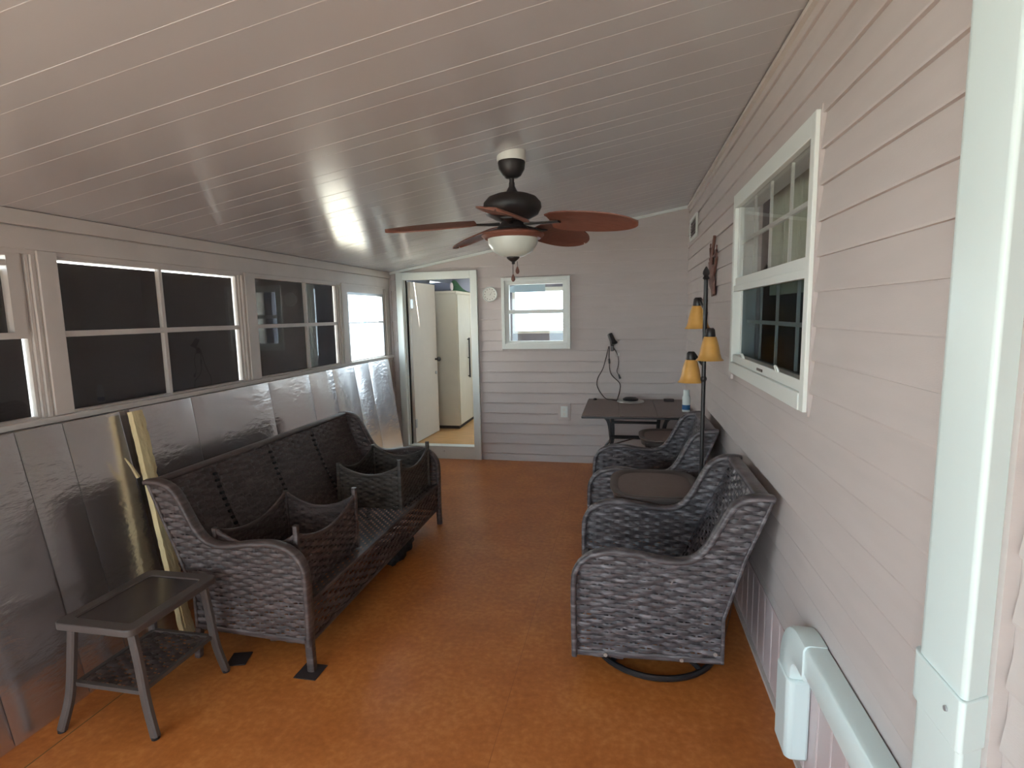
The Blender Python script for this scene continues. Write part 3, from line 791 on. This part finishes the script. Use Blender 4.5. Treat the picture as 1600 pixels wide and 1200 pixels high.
# pads and bundle
tag(B().box(-1.462, -1.352, 2.055, 2.165, 0, .004).obj('furniture_pad', M['pad'], bevel=.0015), 'dark square pad under the front leg of the sofa', 'pad')
pd = B().box(-.045, .045, -.05, .05, 0, .006).obj('furniture_pad', M['pad'], bevel=.002); pd.location = (-1.80, 2.135, 0); pd.rotation_euler[2] = .3
tag(pd, 'loose dark square pad on the floor beside the small left table', 'pad')
b = B(); rnd = random.Random(4)
nb_, mb_ = 26, 14; vs = []
for i in range(nb_):
    for j in range(mb_):
        th, ph = 2*PI*i/nb_, PI*j/(mb_-1)
        r = 1+.16*math.sin(3*th+2*ph)+.13*math.sin(7*th-4*ph)+.08*math.sin(11*ph+5*th)
        vs.append((-1.50+.085*r*math.sin(ph)*math.cos(th), 3.33+.19*r*math.sin(ph)*math.sin(th), max(.002, .058+.062*r*math.cos(ph))))
fs = []
for i in range(nb_):
    for j in range(mb_-1): fs.append((i*mb_+j, ((i+1) % nb_)*mb_+j, ((i+1) % nb_)*mb_+j+1, i*mb_+j+1))
b.add(vs, fs)
tag(b.obj('cloth_bundle', M['cloth'], loc=(-1.50, 3.33, 0), angle=80), 'crumpled black cloth bundle on the floor under the sofa', 'bundle')

# ------------------------------------------------------------------ left side table
st = thing('side_table', 'small rectangular glass-topped table in front of the near foil board', 'table', (-1.99, 1.83, 0))
tx0, tx1, ty0, ty1, tz = -2.175, -1.81, 1.60, 2.06, .46
B().box(tx0+.045, tx1-.045, ty0+.045, ty1-.045, tz-.008, tz-.002).obj('glass_top', M['table_glass'], st, smooth=False)
def frame_ring(x0, x1, y0, y1, z0, z1, w, r=.03):
    b = B(); out = []; inn = []
    def rr(x0, x1, y0, y1, r):
        o = []
        for cx, cy, a0 in ((x1-r, y1-r, 0), (x0+r, y1-r, PI/2), (x0+r, y0+r, PI), (x1-r, y0+r, 3*PI/2)):
            for k_ in range(5): o.append((cx+r*math.cos(a0+PI/2*k_/4), cy+r*math.sin(a0+PI/2*k_/4)))
        return o
    O = rr(x0, x1, y0, y1, r); I = rr(x0+w, x1-w, y0+w, y1-w, r*.5); n = len(O)
    vs = [(p[0], p[1], z) for z in (z0, z1) for p in O]+[(p[0], p[1], z) for z in (z0, z1) for p in I]
    fs = []
    for i in range(n):
        j = (i+1) % n
        fs += [(i, j, n+j, n+i), (2*n+i, 3*n+i, 3*n+j, 2*n+j), (n+i, n+j, 3*n+j, 3*n+i), (i, 2*n+i, 2*n+j, j)]
    return b.add(vs, fs)
frame_ring(tx0, tx1, ty0, ty1, tz-.025, tz+.004, .05).obj('top_frame', M['table_grey'], st, bevel=.004)
feet = {(0, 0): (-2.19, 1.60), (1, 0): (-1.785, 1.635), (1, 1): (-1.80, 2.045), (0, 1): (-2.185, 2.04)}
for (i, j), (fx, fy) in feet.items():
    ax = tx0+.045 if i == 0 else tx1-.045; ay = ty0+.045 if j == 0 else ty1-.045
    ax -= .012*(1 if i else -1); pts = spline([(ax+(.012 if i else -.012), ay, tz-.02), (ax*.75+fx*.25+(.012 if i else -.012), ay*.9+fy*.1, .30), (ax*.45+fx*.55+(.006 if i else -.006), ay*.6+fy*.4, .14), (fx, fy, .008)], 5)
    B().tube(pts, .019, 8, rz=.014, flat=.6).obj('leg', M['table_grey'], st)
    B().lathe([(.016, 0), (.016, .010)], fx, fy, 0, 10).obj('foot_cap', M['metal_black'], st)
# woven lower shelf
lw = weave([(-.15, -.19), (.15, -.19), (.15, .19), (-.15, .19)], lambda a, b_, d: (-1.99+a, 1.83+b_, .185+d), row=.022, pitch=.04, amp=.005)
lw.obj('shelf', M['wicker_brown'], st, angle=60)
frame_ring(-2.15, -1.83, 1.635, 2.025, .177, .193, .018, .015).obj('shelf_rail', M['table_grey'], st)

# ------------------------------------------------------------------ oval tray tables at the right wall
def tray_table(label, cx, cy, z=.62, hx=.255, hy=.30):
    root = thing('tray_table', label, 'table', (cx, cy, 0), 'dark oval tray tables by the right wall')
    n = 40; ex = .62
    def el(k_, s_, zz):
        a = 2*PI*k_/n; c, d = math.cos(a), math.sin(a)
        return (s_*hx*math.copysign(abs(c)**ex, c), s_*hy*math.copysign(abs(d)**ex, d), zz)
    b = B(); rings = [(.97, z-.02), (1.0, z-.008), (1.0, z), (.95, z+.003), (.86, z-.001), (.83, z-.010), (.80, z-.012)]
    vs = [el(k_, s_, zz) for s_, zz in rings for k_ in range(n)]
    fs = [(i*n+k_, i*n+(k_+1) % n, (i+1)*n+(k_+1) % n, (i+1)*n+k_) for i in range(len(rings)-1) for k_ in range(n)]
    b.add(vs, fs); b.obj('tray_rim', M['table_grey'], root, world=False, angle=50)
    b = B(); b.add([el(k_, .82, z-.016) for k_ in range(n)]+[el(k_, .82, z-.009) for k_ in range(n)],
                   [tuple(range(n))[::-1], tuple(range(n, 2*n))]+[(k_, (k_+1) % n, n+(k_+1) % n, n+k_) for k_ in range(n)])
    b.obj('tray_top', M['brown_metal'], root, world=False)
    b = B(); b.add([el(k_, .93, z-.055) for k_ in range(n)]+[el(k_, .93, z-.02) for k_ in range(n)]+[el(k_, .89, z-.055) for k_ in range(n)]+[el(k_, .89, z-.02) for k_ in range(n)],
                   [(k_, (k_+1) % n, n+(k_+1) % n, n+k_) for k_ in range(n)]+[(2*n+k_, 3*n+k_, 3*n+(k_+1) % n, 2*n+(k_+1) % n) for k_ in range(n)]+[(k_, 2*n+k_, 2*n+(k_+1) % n, (k_+1) % n) for k_ in range(n)])
    b.obj('apron', M['table_grey'], root, world=False)
    for sx in (-1, 1):
        for sy in (-1, 1):
            pts = spline([(sx*hx*.74, sy*hy*.74, z-.03), (sx*hx*.62, sy*hy*.62, z*.6), (sx*hx*.60, sy*hy*.60, z*.3), (sx*hx*.78, sy*hy*.78, .004)], 5)
            B().tube(pts, .022, 8, rz=.014, flat=.6).obj('leg', M['table_grey'], root, world=False)
    frame_ring(-hx*.6, hx*.6, -hy*.6, hy*.6, .2, .215, .02, .01).obj('stretcher', M['table_grey'], root, world=False)
    return root
tray_table('dark oval tray table between the two wicker chairs', .180, 3.235, .62, .255, .285)
tray_table('smaller looking dark tray table partly under the front of the patio table', .375, 4.555, .62, .25, .25)

# ------------------------------------------------------------------ patio table at the back wall
pt_ = thing('patio_table', 'rectangular brown patio table with curved metal legs against the back wall', 'table', (.12, 5.33, 0))
px0, px1, py0, py1, pz = -.362, .605, 4.83, 5.80, .72
for a_, c_ in ((px0, px0+.325), (px0+.327, px0+.652), (px0+.654, px1)):
    B().box(a_, c_, py0+.0, py1, pz-.012, pz).obj('top_panel', M['brown_metal'], pt_, bevel=.003)
frame_ring(px0-.006, px1+.006, py0-.006, py1+.006, pz-.028, pz-.013, .03, .02).obj('top_frame', M['bronze'], pt_)
for yy in (4.98, 5.65):
    for sx, xx in ((1, -.17), (-1, .41)):
        b = B()
        b.tube(spline([(xx-sx*.10, yy, pz-.03), (xx+sx*.02, yy, pz-.06), (xx+sx*.055, yy, .50), (xx+sx*.05, yy, .34), (xx-sx*.04, yy, .20), (xx-sx*.07, yy, .01)], 7), .012, 8)
        b.tube(spline([(xx+sx*.03, yy, pz-.03), (xx+sx*.068, yy, .55), (xx+sx*.07, yy, .30), (xx+sx*.0, yy, .19)], 6), .008, 8)
        b.obj('leg', M['metal_black'], pt_)
    for zz in (.50, .34):
        B().tube([(-.115, yy, zz), (.355, yy, zz)], .014, 8).obj('crossbar', M['metal_black'], pt_)
B().tube([(-.10, 5.0, .42), (.12, 5.3, .42), (.34, 5.63, .42)], .006, 6).obj('brace_rod', M['lizard'], pt_)

# things on the patio table
dv = thing('speaker_puck', 'round silver disc with a black dome standing on the patio table', 'device', (.07, 5.60, pz))
B().lathe([(.10, 0), (.135, .006), (.13, .016), (.07, .022)], .07, 5.60, pz, 28).obj('disc', M['silver'], dv)
B().lathe([(.075, .022), (.078, .034), (.055, .048), (.0, .052)], .07, 5.60, pz, 24, cap=False).obj('dome', M['metal_black'], dv)
bt = thing('plastic_bottle', 'white plastic bottle with a blue band on the patio table corner', 'bottle', (.555, 5.10, pz))
B().lathe([(.032, 0), (.035, .004), (.035, .13), (.028, .15), (.022, .155)], .555, 5.10, pz, 20).obj('body', M['bottle_white'], bt)
B().lathe([(.0356, .02), (.0358, .022), (.0358, .062), (.0356, .064)], .555, 5.10, pz, 20, cap=False).obj('label_band', M['blue'], bt)
B().lathe([(.027, .152), (.027, .195), (.024, .20), (.0, .201)], .555, 5.10, pz, 20, cap=False).obj('cap', M['bottle_white'], bt)
tag(B().box(.40, .50, 5.66, 5.72, pz, pz+.022).obj('cable_plug', M['cord'], bevel=.005), 'small dark plug block at the back edge of the patio table', 'plug')
tag(B().lathe([(.018, 0), (.02, .01), (.012, .018), (.0, .019)], -.29, 5.72, pz, 12, cap=False).obj('door_stopper', M['bronze'], loc=(-.29, 5.72, pz)), 'tiny dark knob at the left rear corner of the patio table', 'knob')

# clip light on the back wall with its hanging cords
cp = thing('clip_light', 'small black clip spotlight fixed to the back wall above the patio table', 'light', (-.12, YB-.015, 1.30))
B().tube([(-.145, YB-.05, 1.40), (-.115, YB-.07, 1.33), (-.10, YB-.085, 1.30)], [.026, .030, .040], 14).obj('lamp_head', M['metal_black'], cp)
B().lathe([(.036, 0), (.030, -.004), (.0, -.006)], -.100, YB-.085, 1.297, 14, cap=False).obj('lens', M['plastic_white'], cp)
B().box(-.135, -.105, YB-.05, YB-.0135, 1.22, 1.29).obj('clip', M['metal_black'], cp, bevel=.004)
B().box(-.06, -.045, YB-.05, YB-.045, 1.17, 1.20).obj('cord_tag', M['plastic_white'], cp)
cd = B()
cd.tube(spline([(-.155, YB-.03, 1.27), (-.21, YB-.03, 1.05), (-.27, YB-.03, .93), (-.27, YB-.05, .84), (-.19, YB-.10, .735), (-.12, 5.70, .728), (-.075, 5.62, .730)], 8), .0045, 6)
cd.tube(spline([(-.15, YB-.03, 1.27), (-.15, YB-.03, 1.11), (-.13, YB-.03, .98), (-.04, YB-.03, .88), (-.04, YB-.05, .80), (-.06, 5.72, .735), (-.07, 5.64, .730)], 8), .0045, 6)
cd.obj('power_cord', M['cord'], cp)
B().tube([(-.152, YB-.03, 1.14), (-.148, YB-.03, 1.09)], .010, 8).obj('cord_switch', M['metal_black'], cp)
B().tube(spline([(-.10, YB-.03, 1.25), (-.06, YB-.03, 1.17), (-.055, YB-.03, 1.08), (-.07, YB-.03, 1.01), (-.05, YB-.03, .97)], 6), .0035, 6).obj('pull_cord', M['cord'], cp)
B().tube([(-.05, YB-.03, .975), (-.035, YB-.03, .93)], [.007, .012], 8).obj('cord_plug', M['metal_black'], cp)

# ------------------------------------------------------------------ wall fittings
th = thing('wall_thermometer', 'round white dial thermometer beside the door', 'thermometer', (-1.425, YB-.012, 1.842))
B().lathe([(.078, -.010), (.082, -.022), (.076, -.030), (.070, -.026)], -1.425, YB, 1.842, 28, cap=False, axis='y').obj('rim', M['white'], th)
B().lathe([(.070, -.012), (.070, -.024)], -1.425, YB, 1.842, 28, axis='y').obj('dial', M['plastic_white'], th)
mk = B()
for k_ in range(12):
    a_ = 2*PI*k_/12
    x_, z_ = -1.425+.056*math.cos(a_), 1.842+.056*math.sin(a_)
    mk.box(x_-.004, x_+.004, YB-.0255, YB-.024, z_-.004, z_+.004)
mk.obj('dial_marks', M['table_grey'], th, smooth=False)
B().add([(-1.431, YB-.026, 1.835), (-1.419, YB-.026, 1.835), (-1.39, YB-.026, 1.885), (-1.425, YB-.026, 1.832)], [(0, 1, 2, 3)]).obj('needle', M['table_grey'], th, smooth=False)
ot = thing('wall_outlet', 'white power outlet in a beige surround low on the back wall', 'outlet', (-.627, YB-.012, .565))
B().box(-.695, -.56, YB-.022, YB-.001, .475, .655).obj('surround', M['siding'], ot, bevel=.003)
pl = B().box(-.665, -.59, YB-.028, YB-.022, .505, .625).obj('cover_plate', M['white'], ot, bevel=.002)
for zz in (.54, .59):
    B().box(-.642, -.613, YB-.030, YB-.028, zz-.017, zz+.017).obj('socket', M['plastic_white'], pl, bevel=.001)
vt = thing('wall_vent', 'small white louvred vent high on the right wall near the corner', 'vent', (XR-.014, 5.36, 2.37))
o = frame_ring(-.10, .10, -.24, .24, 0, .016, .025, .004).obj('frame', M['white'], vt, world=False)
o.rotation_euler = (0, -PI/2, 0); o.location = (0, 0, 0)
for j in range(6):
    B().box(-.008, -.003, -.215, .215, -.070+.025*j, -.055+.025*j).obj('louvre', M['table_grey'], vt, world=False)
B().box(-.002, .002, -.22, .22, -.078, .078).obj('backing', M['screen'], vt, world=False)

# metal lizards
def lizard(label, path, scale, legs, loc):
    root = thing('metal_lizard', label, 'wall ornament', loc, 'metal lizards on the right wall')
    P = spline([(0, p[0], p[1]) for p in path], 6); n = len(P)
    wid = []
    for i in range(n):
        t = i/(n-1)
        w = .012+.088*math.exp(-((t-.56)/.19)**2)+.040*math.exp(-((t-.88)/.08)**2)+.03*t*(t < .9)
        wid.append(w*scale)
    wid[-1] = .008
    B().tube([(-.014, p.y, p.z) for p in P], [.011]*n, 10, rz=wid, side=(1, 0, 0)).obj('body', M['lizard'], root, world=False)
    for lg in legs:
        B().tube(spline([(-.012, a_, c_) for a_, c_ in lg], 5), .009*scale, 6).obj('leg', M['lizard'], root, world=False)
        a_, c_ = lg[-1]
        tb = B()
        for q in (-1, 0, 1):
            tb.tube([(-.012, a_, c_), (-.012, a_+.03*math.cos(PI/2+q*.6)*scale*1.0, c_+.032*scale*math.sin(PI/2+q*.6))], .004, 5)
        tb.obj('toes', M['lizard'], root, world=False)
    return root
lizard('larger rusty metal lizard on the right wall beside the window', [(-.03, .20), (.03, .12), (.09, .03), (.07, -.06), (.0, -.13), (-.07, -.20)], 1.0,
       [[(.04, .07), (-.05, .07), (-.11, .10)], [(.03, -.09), (-.07, -.02), (-.13, .05)], [(.10, -.03), (.15, -.02), (.18, .04)], [(.08, .05), (.13, .08), (.16, .14)]], (XR-.012, 4.12, 1.93))
lizard('smaller metal lizard on the right wall half hidden behind the lamp pole', [(-.02, .18), (.04, .10), (.06, .02), (.03, -.08), (.0, -.16)], .8,
       [[(.03, .04), (-.05, .06), (-.09, .10)], [(.03, -.07), (-.06, -.05), (-.10, .01)], [(.06, .02), (.11, .03), (.13, .08)], [(.04, -.07), (.10, -.08), (.13, -.04)]], (XR-.012, 4.48, 1.60))

# ------------------------------------------------------------------ floor lamp with three shades
LX, LY = .470, 3.43
lp = thing('floor_lamp', 'black tree floor lamp with three amber bell shades behind the near chair', 'lamp', (LX, LY, 0))
B().lathe([(.13, 0), (.13, .012), (.11, .022), (.03, .034), (.018, .05)], LX, LY, 0, 28).obj('base', M['metal_black'], lp)
pb = B(); pb.tube([(LX, LY, .04), (LX, LY, 1.80)], .0125, 12)
for zz in (.62, 1.20): pb.lathe([(.013, zz), (.018, zz+.01), (.018, zz+.02), (.013, zz+.03)], LX, LY, 0, 12)
pb.obj('pole', M['metal_black'], lp)
B().lathe([(.012, 1.80), (.020, 1.808), (.013, 1.822), (.020, 1.835), (.018, 1.85), (.006, 1.872), (.0, 1.878)], LX, LY, 0, 14, cap=False).obj('finial', M['metal_black'], lp)
for ang_, zt_, R_ in ((math.radians(112), 1.655, .085), (math.radians(-76), 1.475, .082), (math.radians(140), 1.330, .088)):
    dx, dy = math.cos(ang_), math.sin(ang_)
    sx_, sy_ = LX+dx*R_, LY+dy*R_
    ar = B().tube(spline([(LX, LY, zt_-.04), (LX+dx*.03, LY+dy*.03, zt_-.01), (LX+dx*R_*.8, LY+dy*R_*.8, zt_+.035), (sx_, sy_, zt_+.03), (sx_, sy_, zt_+.0)], 5), .008, 8)
    arm = ar.obj('arm', M['metal_black'], lp)
    B().lathe([(.018, .045), (.026, .035), (.030, .0), (.026, -.012)], sx_, sy_, zt_, 16).obj('socket_cap', M['metal_black'], arm)
    prof = [(.034, -.005), (.042, -.03), (.052, -.07), (.058, -.105), (.066, -.130), (.078, -.142)]
    inner = [(r-.003, z) for r, z in prof[::-1]]
    B().lathe(prof+inner, sx_, sy_, zt_, 28, cap=False).obj('lamp_shade', M['amber'], lp, angle=60)
    B().lathe([(.0, -.02), (.016, -.03), (.022, -.06), (.018, -.085), (.0, -.095)], sx_, sy_, zt_, 12, cap=False).obj('bulb', M['frost'], lp)

# ------------------------------------------------------------------ ceiling fan
FX, FY = -.585, 2.95
zt = zc(FX)
fan = thing('ceiling_fan', 'dark bronze ceiling fan with five red-brown leaf blades and bowl light', 'ceiling fan', (FX, FY, 2.06))
B().lathe([(.074, zt-.040), (.076, zt-.034), (.076, zt+.02)], FX, FY, 0, 28).obj('mounting_ring', M['plastic_white'], fan)
B().lathe([(.0, 2.330), (.030, 2.332), (.050, 2.345), (.068, 2.375), (.072, 2.41), (.070, zt-.038)], FX, FY, 0, 28, cap=False).obj('canopy', M['bronze'], fan)
B().lathe([(.013, 2.26), (.013, 2.34)], FX, FY, 0, 12).obj('downrod', M['bronze'], fan)
B().lathe([(.042, 2.250), (.028, 2.268), (.016, 2.290), (.015, 2.31)], FX, FY, 0, 16).obj('rod_cover', M['bronze'], fan)
B().lathe([(.05, 2.108), (.090, 2.120), (.138, 2.146), (.155, 2.180), (.152, 2.205), (.128, 2.232), (.09, 2.247), (.03, 2.253)], FX, FY, 0, 36).obj('motor_housing', M['bronze'], fan)
B().lathe([(.075, 2.055), (.085, 2.075), (.065, 2.10), (.055, 2.115)], FX, FY, 0, 28).obj('flywheel', M['bronze'], fan)
B().lathe([(.08, 2.062), (.135, 2.058), (.166, 2.045), (.168, 2.035), (.150, 2.020), (.135, 2.020)], FX, FY, 0, 36).obj('light_collar', M['blade'], fan)
B().lathe([(.134, 2.022), (.130, 1.99), (.105, 1.955), (.06, 1.93), (.02, 1.922), (.0, 1.921)], FX, FY, 0, 36, cap=False).obj('bowl_shade', M['frost'], fan)
B().lathe([(.036, 1.928), (.034, 1.918), (.018, 1.905), (.009, 1.900), (.008, 1.888), (.0, 1.886)], FX, FY, 0, 16, cap=False).obj('bowl_finial', M['bronze'], fan)
for dx, z1 in ((.002, 1.805), (.026, 1.845)):
    ch = B().tube([(FX+dx, FY-.02, 1.90), (FX+dx, FY-.02, z1+.02)], .0018, 5).obj('pull_chain', M['bronze'], fan)
    B().lathe([(.003, .028), (.010, .010), (.011, .0), (.006, -.010), (.0, -.012)], FX+dx, FY-.02, z1, 12).obj('pull_knob', M['lizard'], ch)
for q, adeg in enumerate((-12, 59, 132, 204, 275)):
    a_ = math.radians(adeg); pit = math.radians(-15); ZB = 2.112
    def tr(r, w, h):
        w2 = w*math.cos(pit)-h*math.sin(pit); h2 = w*math.sin(pit)+h*math.cos(pit)
        droop = -.062*(r/.68)**1.3
        return (FX+r*math.cos(a_)-w2*math.sin(a_), FY+r*math.sin(a_)+w2*math.cos(a_), ZB+h2+droop)
    n = 22; top = []; vs = []; fs = []
    K = 6
    for i in range(n+1):
        t = 1-(1-i/n)**1.7; r = .205+.460*t
        q_ = .10+.90*t**.88; hw = .122*max(0., 1-abs(2*q_-1)**2.3)**.5 if t < 1 else .004
        for k_ in range(K+1):
            s_ = -1+2*k_/K
            vs.append(tr(r, hw*s_, .010*(1-s_*s_)))
    m0 = len(vs)
    for i in range(n+1):
        for k_ in range(K+1):
            p = Vector(vs[i*(K+1)+k_]); vs.append((p.x, p.y, p.z-.006))
    for i in range(n):
        for k_ in range(K):
            v0 = i*(K+1)+k_; fs += [(v0, v0+1, v0+K+2, v0+K+1), (m0+v0, m0+v0+K+1, m0+v0+K+2, m0+v0+1)]
        for k_ in (0, K):
            v0 = i*(K+1)+k_; fs.append((v0, v0+K+1, m0+v0+K+1, m0+v0))
    for i in (0, n):
        for k_ in range(K):
            v0 = i*(K+1)+k_; fs.append((v0, m0+v0, m0+v0+1, v0+1))
    bl = B().add(vs, fs).obj('blade', M['blade'], fan, angle=60)
    B().tube([tr(.07, 0, -.014), tr(.13, 0, -.014), tr(.20, 0, -.010), tr(.26, 0, -.006)], [.016, .012, .022, .030], 8, rz=[.010, .007, .006, .005], side=(-math.sin(a_), math.cos(a_), 0)).obj('blade_iron', M['bronze'], bl)

# ------------------------------------------------------------------ pipe covers on the right wall
pv = thing('vertical_line_cover', 'tall white plastic pipe cover running up the right wall nearest the camera', 'pipe cover', (XR, 1.09, .37))
def cover_sec(x0, x1, y0, y1, r=.016):
    o = [(x1, y0+.028), (x0+r*.3, y0)]
    o += [(x0, y0+r*.3)]
    for k_ in range(5):
        a_ = PI/2*k_/4; o.append((x0+r*(1-math.cos(a_))*1.2, y1-r*1.6*(1-math.sin(a_))))
    o += [(x1, y1)]
    return o
B().prism(cover_sec(XR-.070, XR-.0135, .986, 1.146, .02), .458, 2.62, lambda p, q, a: (p, q, a)).obj('cover_channel', M['cover'], pv, bevel=.004)
B().prism(cover_sec(XR-.075, XR-.0135, .980, 1.153, .02), .858, .955, lambda p, q, a: (p, q, a)).obj('joint_collar', M['cover'], pv, bevel=.003)
B().lathe([(.005, -.003), (.005, 0)], XR-.0755, 1.02, .915, 10, axis='x').obj('screw', M['aluminium'], pv)
hv = thing('horizontal_line_cover', 'white plastic pipe cover with an elbow low on the right wall', 'pipe cover', (XR, 1.4, .40))
XW = XR-.0135
def hsec(x0, x1, z0, z1, r=.018):
    return [(x1, z0), (x0+r, z0), (x0+r*.3, z0+r*.3), (x0, z0+r), (x0, z1-r), (x0+r*.3, z1-r*.3), (x0+r, z1), (x1, z1)]
B().prism(hsec(XR-.078, XW, .468, .578), 1.175, 1.76, lambda p, q, a: (p, a, q)).obj('cover_channel', M['cover'], hv, bevel=.003)
eb = B(); sec = hsec(XR-.084, XW, 0, .124); prev = None; rows_ = []
cyc, czc = 1.80, .39
vs = []; fs = []; K = 9
# elbow: quarter turn from horizontal (towards the camera) to downward
for k_ in range(K+1):
    a_ = PI/2*k_/K
    for (x_, q_) in sec:
        rr_ = .066+q_
        vs.append((x_, cyc-.0+rr_*math.sin(a_)-.0, czc+rr_*math.cos(a_)))
ns = len(sec)
vs = [(x_, 1.735, czc+.066+q_) for x_, q_ in sec]+vs+[(x_, cyc+.066+q_, .375) for x_, q_ in sec]
for k_ in range(K+2):
    for j in range(ns):
        fs.append((k_*ns+j, k_*ns+(j+1) % ns, (k_+1)*ns+(j+1) % ns, (k_+1)*ns+j))
fs += [tuple(range(ns)), tuple((K+2)*ns+j for j in range(ns))]
eb.add(vs, fs).obj('elbow', M['cover'], hv, angle=40)
B().prism([(XW, 1.852), (XR-.074, 1.852), (XR-.088, 1.868), (XR-.088, 1.985), (XR-.074, 1.998), (XW, 1.998)], .085, .378, lambda p, q, a: (p, q, a)).obj('end_cover', M['cover'], hv, bevel=.012)
print('objects', len(bpy.data.objects))
